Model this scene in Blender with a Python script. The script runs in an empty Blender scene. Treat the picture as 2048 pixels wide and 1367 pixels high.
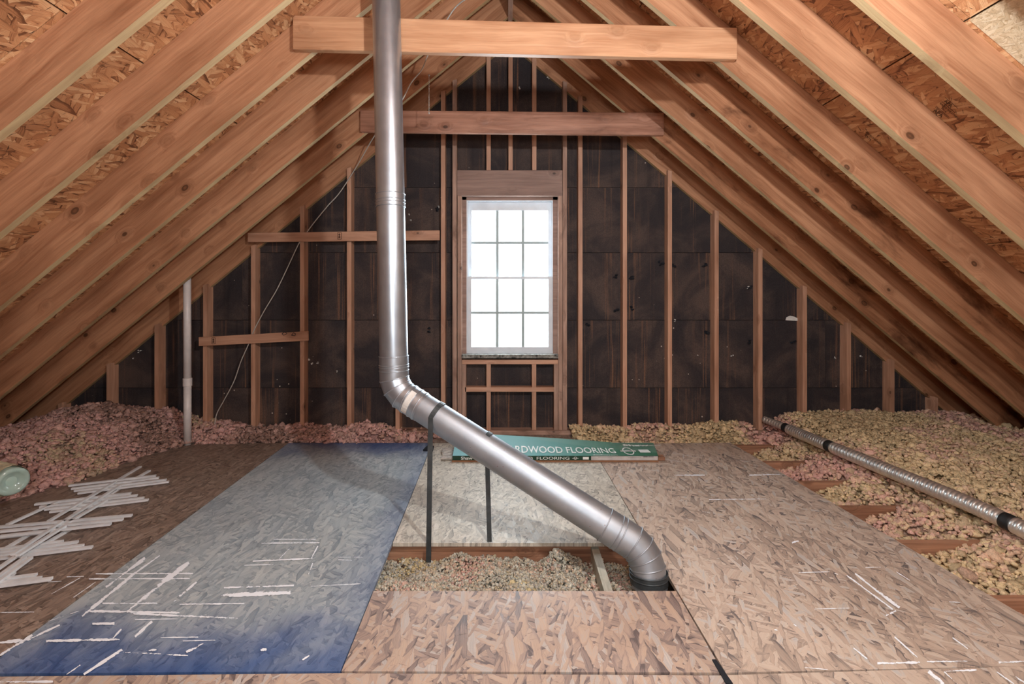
import bpy, bmesh, math, random
import numpy as np
from mathutils import Vector, Matrix, noise
random.seed(7); rng = np.random.default_rng(7)
S = bpy.context.scene; C = S.collection

# ------------------------------------------------------------------ camera, world, lights, exposure
F = 937.0; CX = 1005.0; CY = 590.0; CAMH = 1.266
cam = bpy.data.objects.new('camera', bpy.data.cameras.new('camera')); C.objects.link(cam)
cam.location = (0, 0, CAMH); cam.rotation_euler = (math.pi/2, 0, 0)
cam.data.sensor_width = 36; cam.data.lens = F/2048*36
cam.data.shift_x = (1024-CX)/2048; cam.data.shift_y = -(683.5-CY)/2048
cam.data.clip_start = .02
S.camera = cam
S.view_settings.view_transform = 'Standard'; S.view_settings.look = 'None'
S.view_settings.gamma = 1; S.view_settings.use_curve_mapping = False
S.view_settings.exposure = 0.14
w = bpy.data.worlds.new('world'); S.world = w; w.use_nodes = True
bg = w.node_tree.nodes['Background']; bg.inputs[0].default_value = (.84, .93, 1, 1); bg.inputs[1].default_value = 15.0
def lamp(name, kind, loc, energy, size, color, rot=None):
    d = bpy.data.lights.new(name, kind); d.energy = energy; d.color = color
    if kind == 'POINT': d.shadow_soft_size = size
    o = bpy.data.objects.new(name, d); C.objects.link(o); o.location = loc
    if rot: o.rotation_euler = rot
    return o
lamp('attic_bulb', 'POINT', (.62, .75, 2.36), 146, .045, (.96, .985, 1))
lamp('fill_lamp', 'POINT', (.05, -.75, 1.62), 112, .22, (.95, .98, 1))  # unseen soft fill added behind the camera to lift the shade
pt = lamp('window_daylight', 'AREA', (.066, 4.62, 1.45), 1, 1, (1, 1, 1), (math.pi/2, 0, math.pi))
pt.data.shape = 'RECTANGLE'; pt.data.size = .86; pt.data.size_y = 1.45; pt.data.cycles.is_portal = True
try:
    S.cycles.adaptive_threshold = .02; S.cycles.max_bounces = 7; S.cycles.diffuse_bounces = 4; S.cycles.transparent_max_bounces = 12
except Exception: pass

def P(u, v, Z): return Vector(((u-CX)*Z/F, Z, CAMH-(v-CY)*Z/F))
def fl(u, v, z=0.0):
    Z = F*(CAMH-z)/(v-CY); return P(u, v, Z)

# ------------------------------------------------------------------ node helpers
class NT:
    def __init__(s, name):
        s.m = bpy.data.materials.new(name); s.m.use_nodes = True; s.t = s.m.node_tree
        s.b = s.t.nodes['Principled BSDF']; s.out = s.t.nodes['Material Output']
    def n(s, typ, **kw):
        nd = s.t.nodes.new(typ)
        for k, v in kw.items(): setattr(nd, k, v)
        return nd
    def put(s, sock, v):
        if isinstance(v, bpy.types.NodeSocket): s.t.links.new(v, sock)
        elif v is not None:
            if hasattr(sock.default_value, '__len__') and not hasattr(v, '__len__'): v = (v,)*len(sock.default_value)
            if hasattr(v, '__len__') and len(v) == 3 and len(sock.default_value) == 4: v = tuple(v)+(1,)
            sock.default_value = v
    def math(s, op, a, b=None, c=None, clamp=False):
        nd = s.n('ShaderNodeMath', operation=op); nd.use_clamp = clamp
        s.put(nd.inputs[0], a); s.put(nd.inputs[1], b)
        if c is not None: s.put(nd.inputs[2], c)
        return nd.outputs[0]
    def vec(s, op, a, b=None, scale=None):
        nd = s.n('ShaderNodeVectorMath', operation=op); s.put(nd.inputs[0], a)
        if b is not None: s.put(nd.inputs[1], b)
        if scale is not None: s.put(nd.inputs['Scale'], scale)
        return nd.outputs[0]
    def noise(s, vec, scale=1, detail=3, rough=.5, dist=0):
        nd = s.n('ShaderNodeTexNoise'); s.put(nd.inputs['Vector'], vec)
        nd.inputs['Scale'].default_value = scale; nd.inputs['Detail'].default_value = detail
        nd.inputs['Roughness'].default_value = rough; nd.inputs['Distortion'].default_value = dist
        return nd
    def mix(s, fac, a, b, typ='MIX'):
        nd = s.n('ShaderNodeMix', data_type='RGBA', blend_type=typ); s.put(nd.inputs[0], fac)
        s.put(nd.inputs[6], a); s.put(nd.inputs[7], b); return nd.outputs[2]
    def fmix(s, fac, a, b):
        nd = s.n('ShaderNodeMix', data_type='FLOAT'); s.put(nd.inputs[0], fac); s.put(nd.inputs[2], a); s.put(nd.inputs[3], b)
        return nd.outputs[0]
    def ramp(s, fac, stops, interp='LINEAR'):
        nd = s.n('ShaderNodeValToRGB'); nd.color_ramp.interpolation = interp; e = nd.color_ramp.elements
        while len(e) < len(stops): e.new(.5)
        for i, (p, c) in enumerate(stops):
            e[i].position = p; c = (c, c, c) if not hasattr(c, '__len__') else c; e[i].color = tuple(c)+(1,)
        s.put(nd.inputs[0], fac); return nd.outputs[0]
    def smooth(s, x, a, b):
        nd = s.n('ShaderNodeMapRange', interpolation_type='SMOOTHSTEP'); s.put(nd.inputs[0], x)
        nd.inputs[1].default_value = a; nd.inputs[2].default_value = b; return nd.outputs[0]
    def obj(s, rnd=True):
        tc = s.n('ShaderNodeTexCoord').outputs['Object']
        if not rnd: return tc
        r = s.n('ShaderNodeObjectInfo').outputs['Random']
        return s.vec('ADD', tc, s.vec('SCALE', (13.7, 5.3, 9.1), scale=s.math('MULTIPLY', r, 17.0)))
    def bump(s, h, strength=.3, dist=.01):
        nd = s.n('ShaderNodeBump'); nd.inputs['Strength'].default_value = strength; nd.inputs['Distance'].default_value = dist
        s.put(nd.inputs['Height'], h); s.put(s.b.inputs['Normal'], nd.outputs[0]); return nd.outputs[0]
    def set(s, color=None, rough=None, metal=None, spec=None):
        if color is not None: s.put(s.b.inputs['Base Color'], color)
        if rough is not None: s.put(s.b.inputs['Roughness'], rough)
        if metal is not None: s.put(s.b.inputs['Metallic'], metal)
        if spec is not None: s.put(s.b.inputs['Specular IOR Level'], spec)
        return s.m
def L(r, g, b):  # sRGB 0-255 to linear
    return tuple(((c/255)/12.92 if c/255 <= .04045 else ((c/255+.055)/1.055)**2.4) for c in (r, g, b))

def wood(name, base, dark, knots=.10, rough=.5, stain=0.0, grain=1.0, sheen=.5):
    t = NT(name); v = t.obj()
    v = t.vec('ADD', v, t.vec('SCALE', t.noise(v, 2.2, 2).outputs['Color'], scale=.035))
    vo = t.n('ShaderNodeTexVoronoi', voronoi_dimensions='3D'); t.put(vo.inputs['Vector'], t.vec('MULTIPLY', v, (4.4, 6.6, 6.6)))
    vo.inputs['Scale'].default_value = 1
    sc_ = t.n('ShaderNodeSeparateColor'); t.put(sc_.inputs[0], vo.outputs['Color'])
    d = t.math('ADD', vo.outputs['Distance'], t.math('MULTIPLY', t.math('LESS_THAN', sc_.outputs[0], .33), 9.0))
    d = t.math('ADD', d, t.math('MULTIPLY', sc_.outputs[1], .06))
    pull = t.smooth(d, .40, .04)
    gv = t.vec('ADD', t.vec('MULTIPLY', v, (1.3, 30, 30)), t.vec('SCALE', (0, 1, 1), scale=t.math('MULTIPLY', pull, 2.2)))
    g1 = t.noise(gv, 1, 4, .6, .5).outputs[0]
    g2 = t.noise(t.vec('MULTIPLY', v, (4, 180, 180)), 1, 2).outputs[0]
    bl = t.noise(t.vec('MULTIPLY', v, (1.6, 5, 5)), 1, 3).outputs[0]
    f = t.math('ADD', t.math('MULTIPLY', g1, .75*grain), t.math('MULTIPLY', g2, .25*grain))
    col = t.ramp(t.math('ADD', f, .5*(1-grain)), [(.28, dark), (.62, base)])
    col = t.mix(1, col, t.ramp(bl, [(.28, (.66, .60, .56)), (.55, (1, 1, 1)), (.8, (1.0, 1.0, 1.0))]), 'MULTIPLY')
    halo = t.math('MULTIPLY', t.smooth(d, .36, .1), .42)
    col = t.mix(halo, col, tuple(c*.62 for c in dark))
    k = t.smooth(d, knots+.03, knots)
    col = t.mix(t.math('MULTIPLY', k, .8), col, tuple(c*.22 for c in dark))
    k2 = t.smooth(d, knots-.02, knots-.045)
    col = t.mix(t.math('MULTIPLY', k2, .75), col, tuple(c*.7 for c in dark))
    if stain:
        sn = t.noise(t.vec('MULTIPLY', v, (2.2, 6, 6)), 1, 5, .65, .4).outputs[0]
        col = t.mix(t.math('MULTIPLY', t.smooth(sn, .5, .72), stain), col, L(84, 48, 30))
    t.bump(t.math('ADD', t.math('MULTIPLY', f, .35), t.math('ADD', t.math('MULTIPLY', bl, .9), t.math('MULTIPLY', pull, .7))), .42, .014)
    return t.set(col, t.math('ADD', t.math('MULTIPLY', g1, .2), rough-.1), spec=sheen)

def osb(name, stops, flake=(13, 52), contrast=1.0, rough=.55, blue=False, tint=None, sp=.5, bumps=.4, dark=.16):
    t = NT(name); tc = t.n('ShaderNodeTexCoord').outputs['Object']
    r = t.n('ShaderNodeObjectInfo').outputs['Random']
    v = t.vec('ADD', tc, t.vec('SCALE', (7.3, 3.1, 0), scale=t.math('MULTIPLY', r, 9.0)))
    v = t.vec('ADD', v, t.vec('SCALE', t.vec('SUBTRACT', t.noise(v, 40, 3).outputs['Color'], (.5, .5, .5)), scale=.011))
    tone = None; ht = None; crack = None
    for i, (a, sx, sy, th) in enumerate([(.15, 1.1, 1.1, 0), (1.25, .9, 1, .5), (-.45, 1.3, 1.4, .5), (.75, 1.0, .9, .58), (2.0, 1.1, 1.3, .6), (-.1, .8, .9, .6), (.35, 1.5, 1.7, .78)]):
        rot = t.n('ShaderNodeVectorRotate', rotation_type='Z_AXIS'); t.put(rot.inputs['Vector'], v); rot.inputs['Angle'].default_value = a
        q = t.vec('ADD', t.vec('MULTIPLY', rot.outputs[0], (flake[0]*sx, flake[1]*sy, 0)), (i*3.7, i*9.1, 0))
        vo = t.n('ShaderNodeTexVoronoi', voronoi_dimensions='2D'); t.put(vo.inputs['Vector'], q); vo.inputs['Scale'].default_value = 1
        sp_ = t.n('ShaderNodeSeparateColor'); t.put(sp_.inputs[0], vo.outputs['Color'])
        fib = t.noise(t.vec('MULTIPLY', q, (.8, 11, 0)), 1, 2, .6).outputs[0]
        edge = t.math('MULTIPLY', t.smooth(vo.outputs['Distance'], .42, .8), .28)
        tn = t.math('SUBTRACT', t.math('ADD', t.math('ADD', t.math('MULTIPLY', sp_.outputs[0], .72), .14), t.math('MULTIPLY', t.math('SUBTRACT', fib, .5), .7)), edge)
        hh = t.math('SUBTRACT', t.math('ADD', sp_.outputs[2], t.math('MULTIPLY', fib, .5)), edge)
        if tone is None: tone, ht = tn, hh
        else:
            m = t.math('GREATER_THAN', sp_.outputs[1], th)
            tone = t.fmix(m, tone, tn); ht = t.fmix(m, ht, hh)
        if i in (1, 4):
            cr = t.smooth(t.noise(t.vec('MULTIPLY', q, (1.1, 2.6, 0)), 1, 4, .65).outputs[0], .645, .69)
            crack = cr if crack is None else t.math('MAXIMUM', crack, cr)
    tone = t.math('ADD', t.math('MULTIPLY', t.math('SUBTRACT', tone, .5), contrast), .5)
    col = t.ramp(tone, stops)
    big = t.noise(tc, 1.7, 3).outputs[0]
    col = t.mix(1, col, t.ramp(big, [(.3, (.84, .82, .80)), (.7, (1, 1, 1))]), 'MULTIPLY')
    col = t.mix(t.math('MULTIPLY', crack, min(1, dark*4)), col, L(66, 50, 40))
    ht = t.math('SUBTRACT', ht, t.math('MULTIPLY', crack, .5))
    if blue:   # grey blue painted sheet; blue colour cast of the light put into its ends
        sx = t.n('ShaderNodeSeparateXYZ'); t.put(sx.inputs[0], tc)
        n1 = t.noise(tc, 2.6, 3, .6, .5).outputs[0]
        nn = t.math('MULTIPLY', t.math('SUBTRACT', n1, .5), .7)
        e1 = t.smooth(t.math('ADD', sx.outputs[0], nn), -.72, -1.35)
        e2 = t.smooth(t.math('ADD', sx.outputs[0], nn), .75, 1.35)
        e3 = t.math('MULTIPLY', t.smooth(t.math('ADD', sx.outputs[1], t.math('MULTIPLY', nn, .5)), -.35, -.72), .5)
        blue_cast = t.math('MAXIMUM', t.math('MAXIMUM', e1, e2), e3)
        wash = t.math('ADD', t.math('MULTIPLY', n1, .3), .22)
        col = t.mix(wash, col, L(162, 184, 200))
        col = t.mix(t.math('MULTIPLY', blue_cast, .96), col, t.mix(.93, t.mix(.35, col, L(150, 160, 170)), L(22, 104, 192), 'MULTIPLY'))
    if tint: col = t.mix(tint[0], col, tint[1])
    t.bump(ht, bumps, .004)
    return t.set(col, t.math('ADD', t.math('MULTIPLY', ht, .15), rough-.08), spec=sp)

def plain(name, col, rough=.6, metal=0, var=.12, sc=20, bump=.1, spec=.5):
    t = NT(name); v = t.obj()
    nn = t.noise(v, sc, 4).outputs[0]
    c = t.mix(1, col, t.ramp(nn, [(.3, (1-var*2,)*3), (.7, (1, 1, 1))]), 'MULTIPLY')
    if bump: t.bump(nn, bump, .004)
    return t.set(c, rough, metal, spec)

M = {}
M['wood'] = wood('framing_wood', L(202, 150, 114), L(156, 104, 74), .115, .38)
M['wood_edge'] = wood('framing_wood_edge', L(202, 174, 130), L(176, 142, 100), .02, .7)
M['wood_stained'] = wood('framing_wood_stained', L(192, 138, 102), L(140, 90, 62), .115, .40, stain=.9)
M['stud'] = wood('stud_wood', L(210, 164, 136), L(176, 126, 98), .09, .55)
M['stud_dark'] = wood('stud_wood_weathered', L(196, 160, 140), L(140, 108, 92), .08, .6, stain=.5)
M['header'] = wood('header_wood', L(166, 136, 122), L(126, 98, 88), .12, .6, stain=.3)
M['joist'] = wood('joist_wood', L(190, 142, 112), L(120, 80, 60), .06, .6)
M['tie'] = wood('collar_tie_wood', L(214, 164, 126), L(180, 126, 90), .11, .42)
M['tie_far'] = wood('far_collar_tie_wood', L(190, 140, 116), L(140, 94, 74), .11, .42, stain=.45)
M['block'] = wood('grey_block_wood', L(196, 190, 174), L(150, 146, 130), .03, .7)
M['osb_roof'] = osb('roof_strand_board', [(0, L(120, 76, 48)), (.22, L(190, 132, 90)), (.6, L(216, 160, 114)), (1, L(246, 206, 160))], (9, 36), 1.05, .6, bumps=.9, dark=.24)
M['osb_pale'] = osb('pale_strand_board', [(0, L(190, 164, 126)), (.5, L(230, 210, 176)), (1, L(248, 234, 206))], (30, 90), .8, .7, bumps=.8, dark=.14)
M['osb_mid'] = osb('floor_board_pale_grey', [(0, L(130, 126, 118)), (.3, L(190, 184, 172)), (.65, L(210, 204, 190)), (1, L(234, 228, 216))], (14, 54), .9, .48, bumps=.35, dark=.15)
M['osb_near'] = osb('floor_board_reddish', [(0, L(112, 100, 98)), (.16, L(150, 134, 128)), (.4, L(184, 162, 148)), (.66, L(202, 178, 158)), (.8, L(184, 180, 178)), (1, L(222, 208, 194))], (8.5, 40), 1.0, .48, bumps=.35, dark=.15)
M['osb_right'] = osb('floor_board_tan', [(0, L(120, 112, 110)), (.16, L(166, 150, 138)), (.45, L(198, 178, 162)), (.72, L(212, 196, 180)), (.84, L(188, 186, 184)), (1, L(228, 214, 200))], (8.5, 40), .95, .48, bumps=.35, dark=.15)
M['osb_brown'] = osb('floor_board_brown', [(0, L(94, 80, 72)), (.4, L(140, 122, 110)), (.7, L(160, 140, 126)), (1, L(190, 174, 160))], (13, 50), .85, .5, bumps=.35, dark=.18)
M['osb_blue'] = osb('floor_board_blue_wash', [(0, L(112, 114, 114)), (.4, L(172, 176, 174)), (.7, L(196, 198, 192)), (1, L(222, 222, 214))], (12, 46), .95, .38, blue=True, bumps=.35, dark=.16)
M['roof_back'] = plain('roof_backing', L(120, 90, 66), .9)
M['slab'] = plain('ceiling_board_below', L(110, 96, 84), .9)
M['galv'] = None
def galv(name, col, rough, soil=.0):
    t = NT(name); v = t.obj(False)
    a = t.noise(v, 9, 4).outputs[0]; b = t.noise(v, 70, 2).outputs[0]
    c = t.mix(1, col, t.ramp(a, [(.3, (.82, .82, .84)), (.7, (1, 1, 1))]), 'MULTIPLY')
    vo = t.n('ShaderNodeTexVoronoi'); t.put(vo.inputs['Vector'], v); vo.inputs['Scale'].default_value = 24
    sp = t.math('MULTIPLY', t.smooth(vo.outputs['Distance'], .07, .045), soil)
    c = t.mix(sp, c, L(120, 82, 58))
    t.bump(a, .05, .01)
    return t.set(c, t.math('ADD', t.math('MULTIPLY', b, .12), rough-.06), t.math('MULTIPLY', t.math('SUBTRACT', 1.0, sp), .86))
M['galv'] = galv('galvanized_steel', (.54, .60, .66), .35)
M['galv_old'] = galv('galvanized_steel_soiled', (.45, .49, .535), .50, .8)
M['strap'] = plain('dull_steel_strap', L(78, 84, 87), .5, .4, .2, 30)
M['alu'] = galv('aluminium_duct', (.86, .85, .80), .36)
M['tape'] = plain('black_tape', L(26, 27, 28), .6)
M['pvc'] = plain('white_plastic_pipe', L(226, 218, 214), .35, 0, .06)
M['cable'] = plain('grey_cable', L(196, 188, 178), .5)
M['white'] = plain('white_painted_wood', L(238, 240, 242), .5, 0, .10, 14)
M['white_win'] = plain('white_window_paint', L(226, 234, 242), .4, 0, .06, 10)
M['peel'] = plain('peeling_sill_paint', L(170, 168, 160), .7, 0, .5, 40, .6)
M['muntin'] = plain('grey_green_muntin', L(176, 194, 196), .5, 0, .06)
M['black'] = plain('black_scrap', L(20, 24, 34), .8)
M['paper'] = plain('white_paper', L(235, 232, 226), .7)
M['ink'] = plain('stamp_ink', L(66, 40, 28), .8, 0, .3, 120)
M['cardlid'] = None
M['brown_card'] = plain('brown_cardboard', L(150, 108, 78), .8)
M['dkgreen'] = plain('dark_green_print', L(18, 62, 44), .5)
M['white_print'] = plain('white_print', L(240, 244, 240), .5, 0, .04)
M['label_grey'] = plain('label_grey', L(206, 200, 196), .6)
M['cream'] = plain('cream_paper', L(226, 214, 180), .7, 0, .2, 25, .5)
M['plankpale'] = plain('pale_plank_end', L(206, 196, 186), .6, 0, .3, 30)
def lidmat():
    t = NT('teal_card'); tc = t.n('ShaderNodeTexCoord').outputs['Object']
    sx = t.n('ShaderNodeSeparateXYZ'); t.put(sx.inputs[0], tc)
    c = t.ramp(t.math('DIVIDE', sx.outputs[0], 1.6), [(0, L(184, 236, 242)), (.5, L(156, 214, 210)), (.8, L(108, 174, 148)), (1, L(98, 160, 132))])  # whiter towards its first end: window sheen painted into the teal
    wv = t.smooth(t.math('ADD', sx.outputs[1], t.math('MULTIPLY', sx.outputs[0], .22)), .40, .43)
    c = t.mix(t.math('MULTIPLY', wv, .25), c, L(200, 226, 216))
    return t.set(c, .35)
M['cardlid'] = lidmat()
def glassmat(name, col, tr):
    t = NT(name); t.set(col, .12); t.b.inputs['Transmission Weight'].default_value = tr; t.b.inputs['IOR'].default_value = 1.45; return t.m
M['jar'] = glassmat('mint_glass', L(216, 240, 228), .5)
def pane():
    t = NT('window_glass'); a = t.n('ShaderNodeBsdfTransparent'); a.inputs[0].default_value = (.96, .98, .98, 1)
    g = t.n('ShaderNodeBsdfGlossy'); g.inputs['Roughness'].default_value = .05; g.inputs[0].default_value = (.9, .95, 1, 1)
    mx = t.n('ShaderNodeMixShader'); mx.inputs[0].default_value = .06
    t.t.links.new(a.outputs[0], mx.inputs[1]); t.t.links.new(g.outputs[0], mx.inputs[2]); t.t.links.new(mx.outputs[0], t.out.inputs[0]); return t.m
M['pane'] = pane()
def sheath():
    t = NT('black_fiberboard'); v = t.obj()
    n1 = t.noise(t.vec('MULTIPLY', v, (9, 1, .35)), 1, 4, .6).outputs[0]
    n2 = t.noise(t.vec('MULTIPLY', v, (60, 1, 1.2)), 1, 3, .6).outputs[0]
    n3 = t.noise(v, 2.2, 4, .6, .8).outputs[0]
    gr = t.noise(v, 160, 2).outputs[0]
    c = t.mix(t.smooth(n3, .38, .7), L(52, 46, 48), L(88, 73, 67))
    st = t.math('MULTIPLY', t.smooth(n1, .5, .68), t.smooth(n2, .48, .62))
    c = t.mix(t.math('MULTIPLY', st, .75), c, L(136, 98, 74))
    c = t.mix(t.math('MULTIPLY', t.smooth(n1, .42, .28), .5), c, L(34, 31, 34))
    c = t.mix(1, c, t.ramp(gr, [(.35, (.72,)*3), (.65, (1.1,)*3)]), 'MULTIPLY')
    vo = t.n('ShaderNodeTexVoronoi'); t.put(vo.inputs['Vector'], v); vo.inputs['Scale'].default_value = 13
    lim = t.smooth(t.noise(v, 1.6, 2).outputs[0], .50, .68)
    sp = t.math('LESS_THAN', vo.outputs['Distance'], t.math('MULTIPLY', lim, .085))
    c = t.mix(sp, c, L(196, 184, 170))
    t.bump(t.math('ADD', gr, t.math('MULTIPLY', n3, 2)), .25, .004)
    return t.set(c, .8, spec=.35)
M['sheath'] = sheath()
def insul():
    t = NT('fiberglass_fluff'); v = t.obj(False)
    at = t.n('ShaderNodeAttribute', attribute_name='Col').outputs['Color']
    n1 = t.noise(v, 90, 4, .7).outputs[0]
    c = t.mix(1, at, t.ramp(n1, [(.3, (.68,)*3), (.55, (1.0,)*3), (.8, (1.1,)*3)]), 'MULTIPLY')
    t.bump(n1, .9, .012)
    return t.set(c, 1.0, spec=.1)
M['insul'] = insul()
def paintmark():
    t = NT('white_paint_smear'); g = t.n('ShaderNodeTexCoord').outputs['Object']
    n1 = t.noise(g, 55, 4, .7).outputs[0]; n2 = t.noise(g, 9, 2).outputs[0]
    at = t.n('ShaderNodeAttribute', attribute_name='Col').outputs['Color']
    sp = t.n('ShaderNodeSeparateColor'); t.put(sp.inputs[0], at)
    a = t.math('GREATER_THAN', t.math('ADD', sp.outputs[0], t.math('MULTIPLY', t.math('SUBTRACT', t.math('ADD', n1, n2), 1.0), 1.5)), .33)
    t.set(L(244, 249, 255), .6); t.put(t.b.inputs['Alpha'], a); return t.m
M['mark'] = paintmark()

# ------------------------------------------------------------------ object helpers
def link(name, me, mats, parent=None, smooth=False):
    o = bpy.data.objects.new(name, me); C.objects.link(o)
    if not isinstance(mats, (list, tuple)): mats = [mats]
    if not me.materials:
        for m in mats: me.materials.append(m)
    if smooth:
        me.polygons.foreach_set('use_smooth', [True]*len(me.polygons))
    if parent is not None: setpar(o, parent)
    return o
def world_loc(o):
    l = Vector(o.location)
    return l
def setpar(o, p):
    o.parent = p
    q = p; mi = Matrix.Identity(4)
    chain = []
    while q is not None: chain.append(q); q = q.parent
    m = Matrix.Identity(4)
    for q in reversed(chain): m = m @ q.matrix_parent_inverse @ q.matrix_basis
    o.matrix_parent_inverse = m.inverted()
def tag(o, label=None, cat=None, group=None, kind=None):
    if label: o['label'] = label
    if cat: o['category'] = cat
    if group: o['group'] = group
    if kind: o['kind'] = kind
    return o
def empty(name, loc, **kw):
    o = bpy.data.objects.new(name, None); C.objects.link(o); o.location = loc; o.empty_display_size = .1
    return tag(o, **kw)
def frame(o, x, y=None):
    """matrix with origin o, X axis x, Y axis close to y"""
    x = Vector(x).normalized(); y = Vector(y) if y is not None else Vector((0, 1, 0))
    y = (y - x*y.dot(x)).normalized(); z = x.cross(y)
    m = Matrix((x, y, z)).transposed().to_4x4(); m.translation = Vector(o); return m
def bmobj(name, bm, mats, parent, mat=None, smooth=False, bevel=0):
    if bevel:
        bmesh.ops.bevel(bm, geom=[e for e in bm.edges if e.is_manifold and e.calc_face_angle(0) > .5], offset=bevel, segments=1, affect='EDGES', clamp_overlap=True)
    me = bpy.data.meshes.new(name); bm.to_mesh(me); bm.free()
    o = bpy.data.objects.new(name, me); C.objects.link(o)
    if not isinstance(mats, (list, tuple)): mats = [mats]
    for m in mats: me.materials.append(m)
    if mat is not None: o.matrix_basis = mat
    if smooth: me.polygons.foreach_set('use_smooth', [True]*len(me.polygons))
    if parent is not None: setpar(o, parent)
    return o
def addbox(bm, x0, x1, y0, y1, z0, z1):
    vs = [bm.verts.new(p) for p in ((x0, y0, z0), (x1, y0, z0), (x1, y1, z0), (x0, y1, z0), (x0, y0, z1), (x1, y0, z1), (x1, y1, z1), (x0, y1, z1))]
    for f in ((0, 3, 2, 1), (4, 5, 6, 7), (0, 1, 5, 4), (1, 2, 6, 5), (2, 3, 7, 6), (3, 0, 4, 7)): bm.faces.new([vs[i] for i in f])
def box(name, x0, x1, y0, y1, z0, z1, mat, parent=None, bevel=.002, along=None):
    """axis aligned board in world space; local X is its length"""
    c = Vector(((x0+x1)/2, (y0+y1)/2, (z0+z1)/2)); d = [x1-x0, y1-y0, z1-z0]
    a = along if along is not None else d.index(max(d))
    ex = [Vector((1, 0, 0)), Vector((0, 1, 0)), Vector((0, 0, 1))][a]
    ey = Vector((0, 1, 0)) if a != 1 else Vector((1, 0, 0))
    m = frame(c, ex, ey)
    inv = m.to_3x3().inverted(); dd = inv @ Vector(d); dd = [abs(q)/2 for q in dd]
    bm = bmesh.new(); addbox(bm, -dd[0], dd[0], -dd[1], dd[1], -dd[2], dd[2])
    return bmobj(name, bm, mat, parent, m, bevel=bevel)
def beam(name, p0, p1, wid, thk, wdir, mat, parent=None, bevel=.002):
    """board from p0 to p1 (centre line), width along wdir, thickness across"""
    p0, p1 = Vector(p0), Vector(p1); m = frame((p0+p1)/2, p1-p0, wdir); l = (p1-p0).length/2
    bm = bmesh.new(); addbox(bm, -l, l, -wid/2, wid/2, -thk/2, thk/2)
    return bmobj(name, bm, mat, parent, m, bevel=bevel)
def prism(name, pts, ext, mat, parent=None, bevel=0, xdir=None, ydir=None, edge_slot=False):
    """polygon pts (world) extruded by vector ext"""
    pts = [Vector(p) for p in pts]; ext = Vector(ext); c = sum(pts, Vector())/len(pts)+ext/2
    m = frame(c, xdir if xdir is not None else pts[1]-pts[0], ydir if ydir is not None else pts[2]-pts[1]); inv = m.inverted()
    bm = bmesh.new(); a = [bm.verts.new(inv @ p) for p in pts]; b = [bm.verts.new(inv @ (p+ext)) for p in pts]; n = len(pts)
    bm.faces.new(a); bm.faces.new(list(reversed(b)))
    for i in range(n):
        f = bm.faces.new([a[(i+1) % n], a[i], b[i], b[(i+1) % n]])
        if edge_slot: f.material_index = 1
    bmesh.ops.recalc_face_normals(bm, faces=bm.faces)
    return bmobj(name, bm, mat, parent, m, bevel=bevel)
def rings_mesh(bm, rings, closed=True, cap0=False, cap1=False):
    vr = [[bm.verts.new(p) for p in r] for r in rings]; n = len(rings[0])
    for i in range(len(vr)-1):
        for j in range(n if closed else n-1):
            k = (j+1) % n; bm.faces.new([vr[i][j], vr[i][k], vr[i+1][k], vr[i+1][j]])
    if cap0: bm.faces.new(list(reversed(vr[0])))
    if cap1: bm.faces.new(vr[-1])
def perp(d):
    d = d.normalized(); a = Vector((0, 1, 0)) if abs(d.y) < .8 else Vector((0, 0, 1))
    u = (a-d*a.dot(d)).normalized(); return u, d.cross(u)
def tube_rings(pts, rad, n):
    pts = [Vector(p) for p in pts]
    if not hasattr(rad, '__len__'): rad = [rad]*len(pts)
    out = []; u = None
    for i, p in enumerate(pts):
        d = (pts[min(i+1, len(pts)-1)]-pts[i]).normalized()+(pts[i]-pts[max(i-1, 0)]).normalized()
        d.normalize()
        if u is None: u, _ = perp(d)
        u = (u-d*u.dot(d)).normalized(); v = d.cross(u)
        out.append([p+(u*math.cos(2*math.pi*k/n)+v*math.sin(2*math.pi*k/n))*rad[i] for k in range(n)])
    return out
def tube(bm, pts, rad, n=24, caps=True):
    rings_mesh(bm, tube_rings(pts, rad, n), True, caps, caps)
def torus(bm, c, d, R, r, n=40, k=8):
    u, v = perp(d); d = d.normalized(); rs = []
    for i in range(n+1):
        a = 2*math.pi*i/n; e = u*math.cos(a)+v*math.sin(a)
        rs.append([c+e*(R+r*math.cos(2*math.pi*j/k))+d*(r*math.sin(2*math.pi*j/k)) for j in range(k)])
    rings_mesh(bm, rs)
def spline(pts, n=10):
    pts = [Vector(p) for p in pts]; out = []
    for i in range(len(pts)-1):
        p0 = pts[max(i-1, 0)]; p1 = pts[i]; p2 = pts[i+1]; p3 = pts[min(i+2, len(pts)-1)]
        for k in range(n):
            t = k/n; out.append(.5*((2*p1)+(p2-p0)*t+(2*p0-5*p1+4*p2-p3)*t*t+(3*p1-p0-3*p2+p3)*t**3))
    out.append(pts[-1]); return out
def text_mesh(body, size=1.0, bold=0.0, align='LEFT', spacing=1.0):
    cu = bpy.data.curves.new('t', 'FONT'); cu.body = body; cu.size = size; cu.align_x = align; cu.offset = bold; cu.space_character = spacing
    cu.resolution_u = 3
    o = bpy.data.objects.new('t', cu); C.objects.link(o)
    bpy.context.view_layer.update()
    me = bpy.data.meshes.new_from_object(o.evaluated_get(bpy.context.evaluated_depsgraph_get()))
    bpy.data.objects.remove(o); bpy.data.curves.remove(cu)
    return me
def text_to(bm, body, size, fn, bold=0.0, align='LEFT', spacing=1.0):
    """adds lettering to bm, each vertex (x, y) mapped by fn to a point"""
    me = text_mesh(body, size, bold, align, spacing)
    vs = [bm.verts.new(fn(v.co.x, v.co.y)) for v in me.vertices]
    for p in me.polygons:
        try: bm.faces.new([vs[i] for i in p.vertices])
        except ValueError: pass
    bpy.data.meshes.remove(me)

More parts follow.
